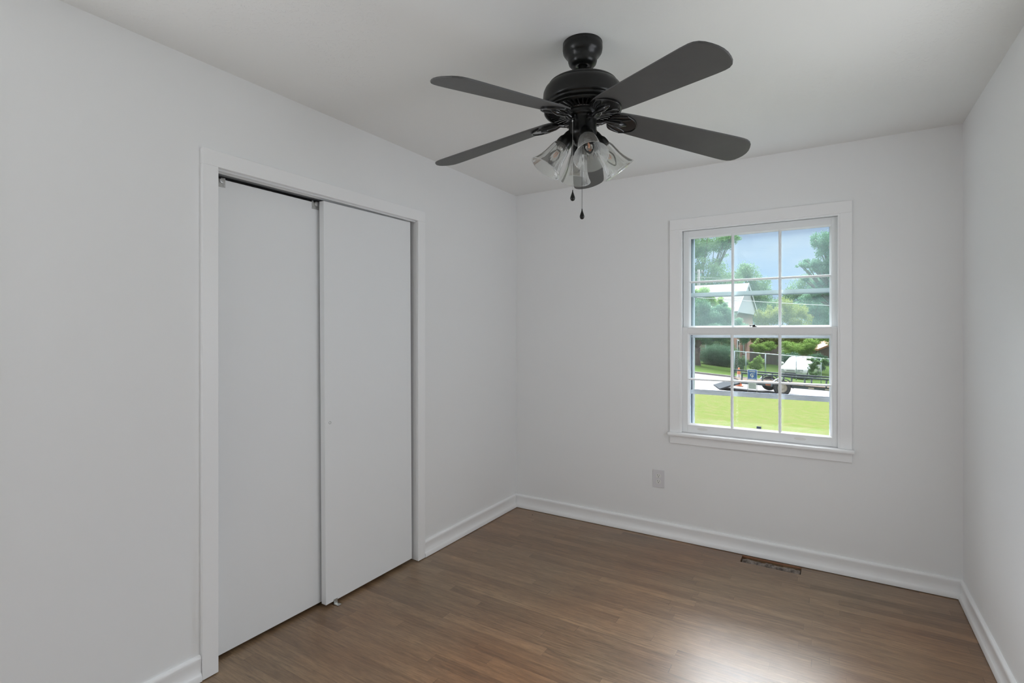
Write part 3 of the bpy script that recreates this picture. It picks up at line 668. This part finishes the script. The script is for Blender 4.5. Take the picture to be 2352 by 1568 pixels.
# far left tall tree (loose top)
tree('tall_tree', 'tall loose-crowned tree at far left beyond the brick house', 23.0, 62, .35,
     [(k_(1612) * 62, 62, 12.0, (2.6, 2.4, 1.7)), (k_(1655) * 62, 62, 11.6, (1.7, 1.6, 1.2)), (k_(1668) * 62, 61, 12.4, (1.2, 1.2, .7)), (k_(1620) * 62, 61, 8.6, (2.9, 2.6, 1.8)), (k_(1600) * 60, 60, 6.2, (3.4, 2.8, 2.0)), (k_(1660) * 62, 61, 6.8, (2.5, 2.3, 2.0)), (k_(1570) * 62, 62, 10, (2.8, 2.6, 3.4))], 15000, .17, L_mid, 11)
tree('broad_tree', 'broad round-topped tree behind the brick house, right of the tall tree', k_(1715) * 66, 66, .4,
     [(k_(1705) * 66, 66, 8.3, (2.1, 2.1, 2.2)), (k_(1728) * 66, 66, 7.4, (2.2, 2.1, 2.3)), (k_(1750) * 66, 67, 6.0, (1.6, 1.9, 2.3)), (k_(1690) * 66, 65, 6.0, (2.5, 2.3, 2.4)), (k_(1730) * 66, 65, 4.2, (3.6, 2.5, 2.4)), (k_(1765) * 66, 67, 3.9, (1.6, 1.9, 1.8))], 20000, .17, L_mid, 12)
tree('oak_tree', 'leafy branch-spreading tree filling the right edge of the window view', k_(1935) * 42, 42, .35,
     [(k_(1888) * 42, 42, 8.4, (1.0, 1.1, 1.1)), (k_(1868) * 42, 42, 7.0, (.95, .9, .52)), (k_(1845) * 42, 42, 6.7, (.55, .6, .34)), (k_(1890) * 42, 42, 6.3, (1.15, 1.1, .6)), (k_(1848) * 42, 42, 5.6, (.35, .4, .25)), (k_(1905) * 42, 41, 7.6, (1.2, 1.1, 1.4)), (k_(1895) * 42, 42, 4.9, (1.3, 1.1, .9)), (k_(1870) * 42, 42, 4.1, (.9, .9, .45)), (k_(1925) * 42, 42, 6.0, (1.6, 1.4, 2.8))], 15000, .12, L_teal, 13)
tree('roadside_tree', 'mid-green tree behind the yellow-green shrub mass', k_(1870) * 60, 60, .25,
     [(k_(1830) * 60, 60, 5.71, (1.65, 1.6, 1.10)), (k_(1800) * 60, 60, 4.93, (1.10, 1.3, 1.87)), (k_(1785) * 60, 60, 3.83, (1.76, 1.3, 1.21)), (k_(1860) * 60, 60, 6.04, (1.87, 1.6, 1.65)), (k_(1895) * 60, 60, 6.26, (1.98, 1.6, 2.09)), (k_(1840) * 60, 60, 3.83, (3.96, 2.0, 1.87)), (k_(1915) * 60, 60, 3.39, (2.64, 2.0, 2.42))], 15000, .16, L_mid, 14)
tree('sapling', 'thin dark-leaved tree just behind the right shrubs', k_(1870) * 54, 54, .14,
     [(k_(1865) * 54, 54, 4.3, (1.6, 1.3, 1.2)), (k_(1895) * 54, 54, 3.5, (1.8, 1.3, 1.6)), (k_(1885) * 54, 53.5, 1.7, (1.8, 1.3, 1.6)), (k_(1860) * 54, 53.5, 1.0, (2.0, 1.3, 1.4)), (k_(1905) * 54, 53.5, .9, (1.8, 1.3, 1.4))], 20000, .12, L_teal, 15)
tree('yellow_shrub', 'large yellow-green shrub mass behind the fence, centre of the window', k_(1775) * 45, 45, .1,
     [(k_(1752) * 45, 45, 2.2, (.95, .9, 1.1)), (k_(1778) * 45, 45, 2.8, (1.0, 1.0, 1.15)), (k_(1808) * 45, 45, 2.9, (1.1, 1.0, 1.15)), (k_(1836) * 45, 45, 2.5, (1.0, 1.0, 1.1)), (k_(1765) * 45, 45, .9, (1.1, 1.0, .9)), (k_(1800) * 45, 45, 1.2, (1.3, 1.0, 1.0)), (k_(1838) * 45, 45, .9, (1.2, 1.0, .9)), (k_(1740) * 45, 45.3, 1.0, (.7, .8, .8)), (k_(1785) * 45, 45, .4, (1.5, .8, .6)), (k_(1850) * 45, 45, .4, (1.3, .8, .6))], 17000, .10, L_yel, 16, 'shrub')
tree('vine_bank', 'bright green vine bank over the wooden fence, behind the car', k_(1840) * 41, 41, 0,
     [(k_(1745) * 42, 42, -.05, (.75, .5, .5)), (k_(1775) * 42, 42, .15, (.85, .5, .45)), (k_(1812) * 41, 41, .0, (.9, .6, .65)), (k_(1842) * 41, 41, .05, (.9, .6, .75)), (k_(1868) * 41, 41, .45, (.7, .6, .5)), (k_(1900) * 41, 41, .95, (.9, .6, .55)), (k_(1880) * 44, 44, .85, (1.0, .5, .5)), (k_(1905) * 44, 44, 1.1, (1.0, .5, .6))], 14000, .075, L_fresh, 17, 'vines')
tree('dark_bush', 'dark bushes just behind the white car', k_(1830) * 39.5, 39.5, 0,
     [(k_(1806) * 39.5, 39.5, -.75, (.8, .5, .6)), (k_(1835) * 39.5, 39.5, -.8, (.8, .5, .6)), (k_(1868) * 39.5, 39.5, -.85, (.8, .5, .65)), (k_(1893) * 40, 40, -.9, (.7, .5, .6))], 9000, .07, L_dark, 18, 'bush')
tree('street_tree', 'small multi-stemmed tree with blue-green leaves in front of the brick house', k_(1602) * 36, 36, 0,
     [(k_(1600) * 36, 36, 2.6, (1.2, 1.1, 1.2)), (k_(1632) * 36, 36, 2.85, (1.0, 1.0, .9)), (k_(1664) * 36, 36.3, 2.6, (.9, .9, .85)), (k_(1645) * 36, 36.2, 1.9, (1.0, .8, .7)), (k_(1612) * 36, 36.2, 1.8, (1.0, .8, .7)), (k_(1695) * 36, 36.3, 1.8, (.75, .8, .75)), (k_(1715) * 36, 36.5, 1.1, (.55, .6, .6)), (k_(1620) * 36, 35.6, 1.2, (1.2, 1.0, .75)), (k_(1665) * 36, 36, 1.1, (1.1, .9, .7)), (k_(1590) * 36, 36, .9, (.7, .7, .6))], 44000, .075, L_teal, 19)
st = bpy.data.objects['street_tree']
tree('pale_tree', 'pale yellow-green treetop above the small street tree', k_(1588) * 38.5, 38.5, .1,
     [(k_(1600) * 38.5, 38.5, 4.2, (1.0, .8, .6)), (k_(1618) * 38.5, 38.5, 3.85, (.8, .7, .5)), (k_(1640) * 38.5, 38.4, 3.5, (.7, .7, .45)), (k_(1660) * 38.5, 38.4, 3.05, (.7, .6, .4))], 9000, .08, L_fresh, 20)
# its forked trunk
q = MB(); by = S(k_(1601) * 36, 36, dz=-.1)
fork = by + Vector((0, 0, 1.35))
q.tube([by, by + Vector((-.05, 0, .6)), fork], [.27, .22, .24], 12)
for dx, hgt, r in ((-.55, 1.3, .09), (-.15, 1.5, .12), (.2, 1.5, .12), (.55, 1.45, .10), (.85, 1.3, .07), (1.15, 1.25, .055), (.35, 1.2, .06)):
    q.tube([fork + AX_R * dx * .05, fork + AX_R * dx * .45 + Vector((0, 0, hgt * .42)), fork + AX_R * dx + Vector((0, 0, hgt))], [r * 1.2, r, r * .6], 8)
tr = q.build('trunk', M_bark); tr.parent = st; tr.location = -st.location
tree('hedge', 'large rounded dark green hedge on the grass beyond the street', k_(1645) * 38, 38, 0,
     [(k_(1628) * 38, 38, -.30, (.85, .7, .75)), (k_(1650) * 38, 38, -.35, (.95, .7, .82)), (k_(1672) * 38, 38, -.45, (.75, .7, .78)), (k_(1640) * 38, 37.8, -.55, (.9, .6, .50)), (k_(1663) * 38, 37.8, -.65, (.9, .6, .50))], 24000, .045, L_dark, 21, 'hedge')
tree('pale_bush', 'pale green bush showing above the rounded hedge', k_(1655) * 40.5, 40.5, 0,
     [(k_(1640) * 40.5, 40.5, .2, (.8, .5, .5)), (k_(1665) * 40.5, 40.5, .25, (.8, .5, .5))], 7000, .06, L_mid, 22, 'bush')
tree('fence_vine', 'green vine climbing the left part of the chain-link fence', k_(1700) * 34.3, 34.3, 0,
     [(k_(1692) * 34.3, 34.3, -.35, (.42, .3, .5)), (k_(1705) * 34.3, 34.3, -.75, (.45, .3, .55)), (k_(1694) * 34.3, 34.3, -.95, (.4, .3, .4))], 6500, .05, L_mid, 23, 'vines')
tree('weed_bush', 'leafy weed bush growing through the middle of the chain-link fence', k_(1738) * 34, 34, 0,
     [(k_(1738) * 34, 34, -.65, (.42, .25, .42)), (k_(1744) * 34, 34, -.35, (.2, .15, .3)), (k_(1732) * 34, 34, -.95, (.3, .2, .25))], 3500, .055, L_fresh, 24, 'bush')
tree('car_weeds', 'weeds overgrowing the right side of the white car', k_(1872) * 32.9, 32.9, 0,
     [(k_(1866) * 32.9, 32.9, -.75, (.3, .2, .5)), (k_(1874) * 32.9, 32.9, -.55, (.25, .2, .25)), (k_(1895) * 32.9, 32.9, -.55, (.3, .2, .22)), (k_(1862) * 32.9, 32.9, -.42, (.3, .2, .12)), (k_(1870) * 32.9, 32.9, -1.25, (.4, .2, .4))], 3600, .05, L_mid, 25, 'weeds')

# ---- brick house
def brick_mat(name, c1, c2, mortar):
    m = bpy.data.materials.new(name); m.use_nodes = True; t = m.node_tree; b = t.nodes['Principled BSDF']; b.inputs['Roughness'].default_value = .9
    br = t.nodes.new('ShaderNodeTexBrick'); br.inputs['Scale'].default_value = 1; br.inputs['Color1'].default_value = (*c1, 1); br.inputs['Color2'].default_value = (*c2, 1); br.inputs['Mortar'].default_value = (*mortar, 1)
    br.inputs['Brick Width'].default_value = .21; br.inputs['Row Height'].default_value = .07; br.inputs['Mortar Size'].default_value = .008
    co = t.nodes.new('ShaderNodeTexCoord'); sp = t.nodes.new('ShaderNodeSeparateXYZ'); ad = t.nodes.new('ShaderNodeMath'); cbb = t.nodes.new('ShaderNodeCombineXYZ')
    t.links.new(co.outputs['Object'], sp.inputs[0]); t.links.new(sp.outputs[0], ad.inputs[0]); t.links.new(sp.outputs[1], ad.inputs[1]); t.links.new(ad.outputs[0], cbb.inputs[0]); t.links.new(sp.outputs[2], cbb.inputs[1])
    t.links.new(cbb.outputs[0], br.inputs[0]); t.links.new(br.outputs[0], b.inputs[0]); return m
M_brick = brick_mat('house_brick', (.27, .12, .075), (.22, .10, .06), (.24, .18, .14))
M_brick2 = brick_mat('shed_brick', (.15, .11, .10), (.12, .09, .085), (.18, .15, .14))
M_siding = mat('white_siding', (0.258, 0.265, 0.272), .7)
M_roof = mat('pale_roof', (0.129, 0.118, 0.115), .9, var=(5, (0.150, 0.136, 0.129), 1))
c0 = S(k_(1686) * 41, 41); c1_ = S(k_(1729) * 48, 48)
hx = Vector((c1_.x - c0.x, c1_.y - c0.y, 0)); LG = hx.length; ang = math.atan2(hx.y, hx.x)
hs = empty('brick_house', (c0.x, c0.y, -1.9), (0, 0, ang)); tag(hs, 'brick house with white gable and pale roof across the street', 'house')
EV, RG, LEN = 1.9 + 3.05, 1.9 + 5.3, 15.0     # local x along the gable end, local +y into the body
MB().box((0, 0, 0), (LG, LEN, EV)).build('wall', M_brick, hs)
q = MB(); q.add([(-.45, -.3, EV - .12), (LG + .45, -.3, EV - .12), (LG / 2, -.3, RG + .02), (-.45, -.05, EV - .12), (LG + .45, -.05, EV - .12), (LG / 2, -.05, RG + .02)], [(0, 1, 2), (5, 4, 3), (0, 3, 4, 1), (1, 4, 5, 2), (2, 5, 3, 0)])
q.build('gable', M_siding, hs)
q = MB()
for s in (0, 1):
    x_e = -.6 if s == 0 else LG + .6
    q.add([(x_e, -.34, EV - .22), (LG / 2, -.34, RG + .10), (LG / 2, LEN + .4, RG + .10), (x_e, LEN + .4, EV - .22), (x_e, -.34, EV - .06), (LG / 2, -.34, RG + .26), (LG / 2, LEN + .4, RG + .26), (x_e, LEN + .4, EV - .06)], [(0, 1, 2, 3), (7, 6, 5, 4), (0, 4, 5, 1), (3, 2, 6, 7), (0, 3, 7, 4)])
q.build('roof', M_roof, hs)
q = MB()
for s in (0, 1):
    x_e = -.62 if s == 0 else LG + .62
    q.add([(x_e, -.40, EV - .30), (LG / 2, -.40, RG + .04), (LG / 2, -.40, RG + .28), (x_e, -.40, EV - .04), (x_e, -.34, EV - .30), (LG / 2, -.34, RG + .04), (LG / 2, -.34, RG + .28), (x_e, -.34, EV - .04)], [(0, 1, 2, 3), (7, 6, 5, 4), (0, 4, 5, 1), (3, 2, 6, 7), (0, 3, 7, 4)])
q.build('bargeboard', M_siding, hs)
for x0, x1, z0, z1 in ((1.0, 1.9, 1.9 - .55, 1.9 + .75), (3.6, 4.3, 1.9 - .5, 1.9 + .8)):
    f_ = MB().box((x0, -.06, z0), (x1, -.0, z1)).build('window', mat('window_white', (.55, .58, .58), .6), hs)
    MB().box((x0 + .18, -.08, z0 + .12), (x1 - .18, -.055, z1 - .12)).build('pane', mat('far_glass', (.06, .08, .1), .1), f_)
f_ = MB().box((-.06, 1.3, 2.0 - .3), (0, 2.2, 3.3)).build('window', mat('window_white', (.55, .58, .58), .6), hs)
MB().box((-.09, 1.45, 1.85), (-.05, 2.05, 3.15)).build('pane', mat('far_glass', (.06, .08, .1), .1), f_)
# ---- right brick outbuilding
sd0 = S(k_(1882) * 47, 47)
sh = empty('brick_outbuilding', (sd0.x, sd0.y, -2.3), (0, 0, YAW)); tag(sh, 'dark brick outbuilding with rust-coloured bargeboard at the right edge', 'outbuilding')
q = MB(); q.add([(0, 0, 0), (6, 0, 0), (6, 0, 2.05 + .0), (3, 0, 3.2), (0, 0, 2.05), (0, 5, 0), (6, 5, 0), (6, 5, 2.05), (3, 5, 3.2), (0, 5, 2.05)], [(0, 1, 2, 3, 4), (9, 8, 7, 6, 5), (0, 5, 6, 1), (1, 6, 7, 2), (2, 7, 8, 3), (3, 8, 9, 4), (4, 9, 5, 0)])
q.build('wall', M_brick2, sh)
q = MB()
for (xa, za, xb, zb) in ((-.25, 1.98, 3, 3.28), (3, 3.28, 6.25, 1.98)):
    q.add([(xa, -.25, za), (xb, -.25, zb), (xb, -.25, zb + .16), (xa, -.25, za + .16), (xa, 5.2, za), (xb, 5.2, zb), (xb, 5.2, zb + .16), (xa, 5.2, za + .16)], [(0, 1, 2, 3), (7, 6, 5, 4), (0, 4, 5, 1), (1, 5, 6, 2), (2, 6, 7, 3), (3, 7, 4, 0)])
q.build('roof', mat('rust_bargeboard', (.34, .17, .10), .8), sh)

# ---- fences
wf = MB(); D = 43.5
M_fencewood = mat('weathered_boards', (.20, .16, .15), .9, var=(4, (.15, .12, .115), 1))
x = k_(1722) * D
while x < k_(1835) * D:
    g0 = S(x, D).z - .05; p = S(x, D, g0)
    wf.box((0, 0, 0), (.135, .02, .05 + (.08 - g0) + .02 * math.sin(x * 9)), T(*p) @ RZ(YAW)); x += .145
tag(wf.build('board_fence', M_fencewood), 'weathered grey-brown board fence behind the chain-link fence', 'fence')
cf = empty('chain_link_fence', S(k_(1690) * 33.5, 33.5)); tag(cf, 'chain-link fence with top rail in front of the white car', 'fence')
base = cf.location
def Pc(px, z): return S(k_(px) * 33.5, 33.5, z) - base
M_galv = mat('galvanised', (.40, .47, .50), .5, metal=.3)
def topz(px): return 1.371 - (44 + (px - 1685) * .084) * 33.5 / 1187
MB().tube([Pc(1682, topz(1682)), Pc(1760, topz(1760)), Pc(1840, topz(1840)), Pc(1925, topz(1925))], .028, 8).build('top_rail', M_galv, cf)
for px in (1687, 1713, 1758, 1829, 1886):
    MB().tube([Pc(px, topz(px) + .03), Pc(px, gz(33.5, k_(px) * 33.5) - .1)], .032, 8).build('post', M_galv, cf)
q = MB(); q.open = True
lx0, lx1 = k_(1682) * 33.5, k_(1925) * 33.5
n_ = int((lx1 - lx0) / .085); hgt = 1.42
for s in (1, -1):
    for i in range(-17, n_ + 17):
        xa = lx0 + i * .085; xb = xa + s * hgt
        ta, tb = 0.0, 1.0
        lo, hi_ = min(xa, xb), max(xa, xb)
        if hi_ < lx0 or lo > lx1: continue
        def cl(x): return (x - xa) / (xb - xa)
        ts = sorted((cl(lx0), cl(lx1))); ta = max(0, ts[0]); tb = min(1, ts[1])
        pts = []
        for tt in (ta, tb):
            x_ = xa + (xb - xa) * tt; px = 1176 + 1187 * x_ / 33.5; z = topz(px) - hgt * (1 - tt) ; pts.append(S(x_, 33.5, z) - base)
        w_ = Vector((0, 0, .002)); q.add([pts[0] - w_, pts[1] - w_, pts[1] + w_, pts[0] + w_], [(0, 1, 2, 3)])
q.build('wire_mesh', M_galv, cf)

# ---- white car, built facing local -Y
cg = S(.5570 * 36.4, 36.4)
car = empty('white_car', (cg.x, cg.y, cg.z), (0, 0, YAW - math.radians(43))); tag(car, 'white sedan parked on grass behind the chain-link fence', 'car')
M_car = mat('car_white', (.56, .56, .55), .3, coat=1); M_cglass = mat('car_glass', (0.189, 0.208, 0.223), .1, spec=.9); M_tyre = mat('tyre_rubber', (.05, .052, .055), .85)
# cross sections along y : (y, half width low, z low, half width belt, z belt, half width top, z top)
SEC = [(-2.25, .62, .32, .66, .50, .60, .60), (-2.15, .76, .22, .80, .56, .70, .70), (-1.6, .84, .20, .88, .66, .74, .84), (-1.0, .86, .20, .90, .76, .76, .92), (-.75, .86, .20, .90, .80, .78, .95), (.0, .86, .20, .90, .84, .66, 1.34), (.35, .86, .20, .90, .86, .64, 1.40), (1.0, .86, .20, .90, .88, .62, 1.39), (1.35, .86, .20, .90, .88, .64, 1.30), (1.75, .84, .22, .88, .86, .74, 1.02), (2.2, .80, .26, .84, .82, .72, .94), (2.35, .70, .36, .74, .70, .62, .80)]
def ring(s):
    y, a, za, b_, zb, c, zc = s
    return [(-a, y, za), (-b_, y, (za + zb) / 2), (-b_ * .985, y, zb), (-c, y, zc - .03), (-c * .8, y, zc), (0, y, zc + .02), (c * .8, y, zc), (c, y, zc - .03), (b_ * .985, y, zb), (b_, y, (za + zb) / 2), (a, y, za)]
q = MB(); rg = [ring(s) for s in SEC]; n = 11; q.smooth = True
q.add([p for r in rg for p in r], [(i * n + j, i * n + (j + 1) % n, (i + 1) * n + (j + 1) % n, (i + 1) * n + j) for i in range(len(rg) - 1) for j in range(n)] + [tuple(range(n))[::-1], tuple(range((len(rg) - 1) * n, len(rg) * n))])
q.build('body', M_car, car)
q = MB(); q.add([(-.72, -.79, .965), (.72, -.79, .965), (.60, .06, 1.345), (-.60, .06, 1.345), (-.70, -.70, .95), (.70, -.70, .95), (.58, .10, 1.30), (-.58, .10, 1.30)], [(0, 1, 2, 3), (7, 6, 5, 4), (0, 4, 5, 1), (1, 5, 6, 2), (2, 6, 7, 3), (3, 7, 4, 0)])
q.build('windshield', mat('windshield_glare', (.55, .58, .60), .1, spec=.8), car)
for s in (-1, 1):
    q = MB(); q.add([(s * .905, -.55, .84), (s * .905, 1.3, .88), (s * .70, 1.05, 1.31), (s * .70, .12, 1.31), (s * .84, -.55, .84), (s * .84, 1.3, .88), (s * .63, 1.05, 1.31), (s * .63, .12, 1.31)], [(0, 1, 2, 3), (7, 6, 5, 4), (0, 4, 5, 1), (1, 5, 6, 2), (2, 6, 7, 3), (3, 7, 4, 0)]); q.build('side_window', M_cglass, car)
    q = MB().lathe([(0, -.10), (.075, -.08), (.095, 0), (.075, .08), (0, .10)], 14, T(s * 1.0, -.55, .93) @ Matrix.Diagonal((1.25, .6, .85, 1)) @ RY(PI / 2)); q.build('mirror', M_car, car)
    q = MB().prism([(-.20, 0), (.20, .02), (.19, .12), (-.12, .13)], 0, .06, T(s * .54, -2.20, .50) @ RZ(s * .25) @ RX(PI / 2) @ Matrix.Diagonal((s, 1, 1, 1))); q.build('headlight', mat('headlight', (.36, .38, .40), .2, spec=.8), car)
    for y in (-1.42, 1.42):
        q = MB(); Mw = T(s * .80, y, .30) @ RY(PI / 2); q.use(M_tyre).lathe([(.18, -.10), (.28, -.10), (.30, -.08), (.30, .08), (.28, .10), (.18, .10), (.17, .0)], 28, Mw, close=True); q.use(mat('hub_silver', (.45, .48, .48), .3, metal=.6)).lathe([(0, .09 * s), (.10, .085 * s), (.18, .095 * s), (.18, -.02), (0, -.02)], 20, Mw); q.build('wheel', None, car)
MB().box((-.35, -2.30, .28), (.35, -2.20, .38)).build('lower_grille', M_slot, car)
MB().box((-.25, -2.285, .52), (.25, -2.22, .57)).build('grille', mat('grille_grey', (.2, .2, .2), .5), car)
MB().box((-.62, -2.30, .42), (-.28, -2.27, .50)).build('front_plate', mat('plate_white', (.5, .5, .5), .5), car)
MB().box((-.70, -2.262, .395), (.70, -2.22, .41)).build('bumper_seam', M_slot, car)

# ---- utility trailer, along the street
TR = math.radians(13)      # parked slightly askew to the street
tl0 = S(10.07, 22.8); tlr = S(10.07 + 5.05 * math.cos(TR), 22.8 - 5.05 * math.sin(TR)); slope = (tlr.z - tl0.z) / 5.05
tr0 = empty('utility_trailer', (tl0.x, tl0.y, tl0.z), (0, math.atan(-slope), YAW - TR)); tag(tr0, 'dark open utility trailer with railings parked on the street', 'trailer')
M_trl = mat('trailer_dark', (.055, .075, .09), .5)
TL_, TWd = 5.1, 1.9
q = MB(); q.box((0, 0, .36), (TL_, .07, .46)); q.box((0, TWd - .07, .36), (TL_, TWd, .46))
for i in range(9): x = i * TL_ / 8; q.box((x - .03, .07, .37), (x + .03, TWd - .07, .44))
q.build('frame', M_trl, tr0)
MB().box((0, .02, .46), (TL_, TWd - .02, .50)).build('deck', mat('deck_boards', (.10, .08, .065), 1, spec=0), tr0)
for y in (0.0, TWd - .05):
    q = MB(); q.box((0, y, .80), (TL_, y + .05, .87))
    for i in range(7): x = i * (TL_ - .06) / 6; q.box((x, y, .46), (x + .06, y + .05, .80))
    q.build('side_rail', M_trl, tr0)
for s, y in ((0, -.20), (1, TWd + .02)):
    q = MB(); Mw = T(1.64, y + .09, .335) @ RX(PI / 2); q.use(M_tyre).lathe([(.20, -.09), (.31, -.09), (.335, -.06), (.335, .06), (.31, .09), (.20, .09), (.19, 0)], 32, Mw, close=True)
    q.use(mat('rim_cream', (.42, .36, .30), .5)).lathe([(0, .05), (.05, .055), (.08, .03), (.15, .035), (.195, .07), (.20, .02), (.2, -.05), (0, -.05)], 28, Mw); q.build('wheel', None, tr0)
    q = MB(); n = 12; pts = [(.44 * math.cos(PI * i / n), .40 * math.sin(PI * i / n)) for i in range(n + 1)]; pts += [(.40 * math.cos(PI * (n - i) / n), .36 * math.sin(PI * (n - i) / n)) for i in range(n + 1)]
    for i in range(n):
        a_, b_ = pts[i], pts[i + 1]; c_, d_ = pts[2 * n + 1 - i - 1], pts[2 * n + 1 - i]
        q.add([(1.64 + p[0], yy, .36 + p[1]) for yy in (y, y + .2) for p in (a_, b_, c_, d_)], [(0, 1, 2, 3), (7, 6, 5, 4), (0, 4, 5, 1), (1, 5, 6, 2), (2, 6, 7, 3), (3, 7, 4, 0)])
    q.build('fender', M_trl, tr0)
q = MB(); q.add([(-.85, .05, .06), (0, .05, .42), (0, TWd - .05, .42), (-.85, TWd - .05, .06), (-.85, .05, .0), (0, .05, .34), (0, TWd - .05, .34), (-.85, TWd - .05, .0)], [(0, 1, 2, 3), (7, 6, 5, 4), (0, 4, 5, 1), (1, 5, 6, 2), (2, 6, 7, 3), (3, 7, 4, 0)])
q.build('ramp_gate', mat('ramp_mesh', (.05, .055, .06), 1, spec=0), tr0)
for y in (.0, TWd - .12):
    MB().box((-.03, y, .36), (-.005, y + .12, .44)).build('tail_light', mat('tail_orange', (.55, .16, .07), .4), tr0)
for i, x in enumerate((.35, 1.0, 2.7, 3.35, 4.1)):
    MB().box((x, -.004, .385), (x + .22, 0, .435)).build('reflector', mat('reflector_pale', (.5, .42, .36), .5) if i > 1 else mat('tail_orange', (.5, .16, .07), .4), tr0)

# ---- traffic cone beside the trailer
cc = S(k_(1697) * 25.5, 25.5); cone = empty('traffic_cone', cc); tag(cone, 'orange and white traffic cone behind the left end of the trailer', 'traffic cone')
M_or = mat('cone_orange', (.62, .20, .09), .6); M_cw = mat('cone_white', (.6, .57, .55), .6)
MB().box((-.2, -.2, .0), (.2, .2, .03)).build('base', M_or, cone)
q = MB(); q.use(M_or).lathe([(.155, .03), (.122, .28)], 20); q.use(M_cw).lathe([(.122, .28), (.082, .58)], 20); q.use(M_or).lathe([(.082, .58), (.040, .88), (.03, .90), (0, .90)], 20); q.build('body', None, cone)

# ---- for-sale sign in the lawn
sg = S(k_(1728) * 20.6, 20.6); ysg = empty('yard_sign', sg, (0, 0, YAW - math.radians(52))); tag(ysg, 'blue and white for sale sign on the lawn in front of the trailer', 'sign')
zt = 1.371 - 88 * 20.6 / 1187 - sg.z; zb_ = zt - .385
HWS = .175
MB().box((-HWS, -.01, zb_), (HWS, .01, zt)).build('panel', mat('sign_blue', (.035, .115, .36), .4), ysg, label='blue panel with white lettering')
pn = [o for o in ysg.children if o.name.startswith('panel')][0]
def tm(x, z): return T(x, -.0105, z) @ RX(PI / 2)
q = MB(); text_mesh('FOR SALE', .058, tm(0, zt - .055), q, .001, .003); text_mesh('G', .17, tm(-.022, zb_ + .185), q, .001, .006); text_mesh('B', .15, tm(.026, zb_ + .120), q, .001, .006); text_mesh('*', .11, tm(.068, zb_ + .215), q, .001, .004)
q.box((-.165, -.0115, zb_ + .008), (.165, -.0102, zb_ + .030)); q.build('lettering', mat('sign_white', (.62, .62, .62), .5), pn)
z1 = zb_ - .07
rd_ = MB().box((-HWS + .02, -.008, z1 - .29), (HWS - .02, .008, z1)).build('rider_panel', mat('rider_white', (.42, .45, .48), .5), ysg, label='white rider panel with lines of small text')
q = MB()
for i in range(5): q.box((-HWS + .05, -.0095, z1 - .05 - i * .052), (HWS - .05 - .03 * (i % 2), -.0082, z1 - .035 - i * .052))
q.build('text_lines', mat('rider_ink', (.18, .22, .30), .6), rd_)
q = MB()
for x in (-HWS - .012, HWS + .012): q.tube([(x, 0, -.25), (x, 0, zt + .02)], .009, 8)
q.tube([(-HWS - .012, 0, zt + .02), (HWS + .012, 0, zt + .02)], .009, 8); q.build('stake_frame', mat('stake_metal', (.25, .27, .3), .5), ysg)

# ---- utility pole and overhead wires
pb = S(k_(1605) * 56, 56); up = empty('utility_pole', pb); tag(up, 'pale utility pole with cross-arm among the trees at upper left of the window', 'utility pole')
zt = 1.371 + 143 * 56 / 1187 - pb.z
MB().tube([(0, 0, -.3), (0, 0, zt)], [.20, .13], 12).build('pole', mat('pole_pale', (.19, .185, .175), .9), up)
MB().box((-.55, -.06, zt - .35), (.55, .06, zt - .22), RZ(YAW)).build('cross_arm', mat('pole_pale', (.19, .185, .175), .9), up)
for x in (-.45, .35): MB().lathe([(0, 0), (.06, 0), (.04, .1), (.07, .14), (0, .2)], 10, RZ(YAW) @ T(x, 0, zt - .22)).build('insulator', mat('porcelain', (.6, .6, .6), .3), up)
def wire(pts, r, label):
    P3 = [S(k_(px) * D_, D_, 1.371 + (762 - py) * D_ / 1187) for px, py, D_ in pts]
    tag(MB().tube(P3, r, 6).build('overhead_wire', mat('wire_pale', (.5, .5, .5), .6)), label, 'wire', 'overhead wires across the view')
wire([(1500, 674, 25), (1600, 683.5, 25), (1685, 688.5, 25), (1740, 692.5, 25), (1800, 696, 25), (1905, 701.5, 25), (2000, 705, 25)], .011, 'thicker pale overhead wire sagging across the gable and yellow-green shrubs')
wire([(1560, 636, 55), (1625, 637.5, 54.5), (1700, 640.5, 53.5), (1780, 641.5, 53), (1905, 640, 52)], .010, 'thin overhead wire up by the utility pole, level with the upper muntin')
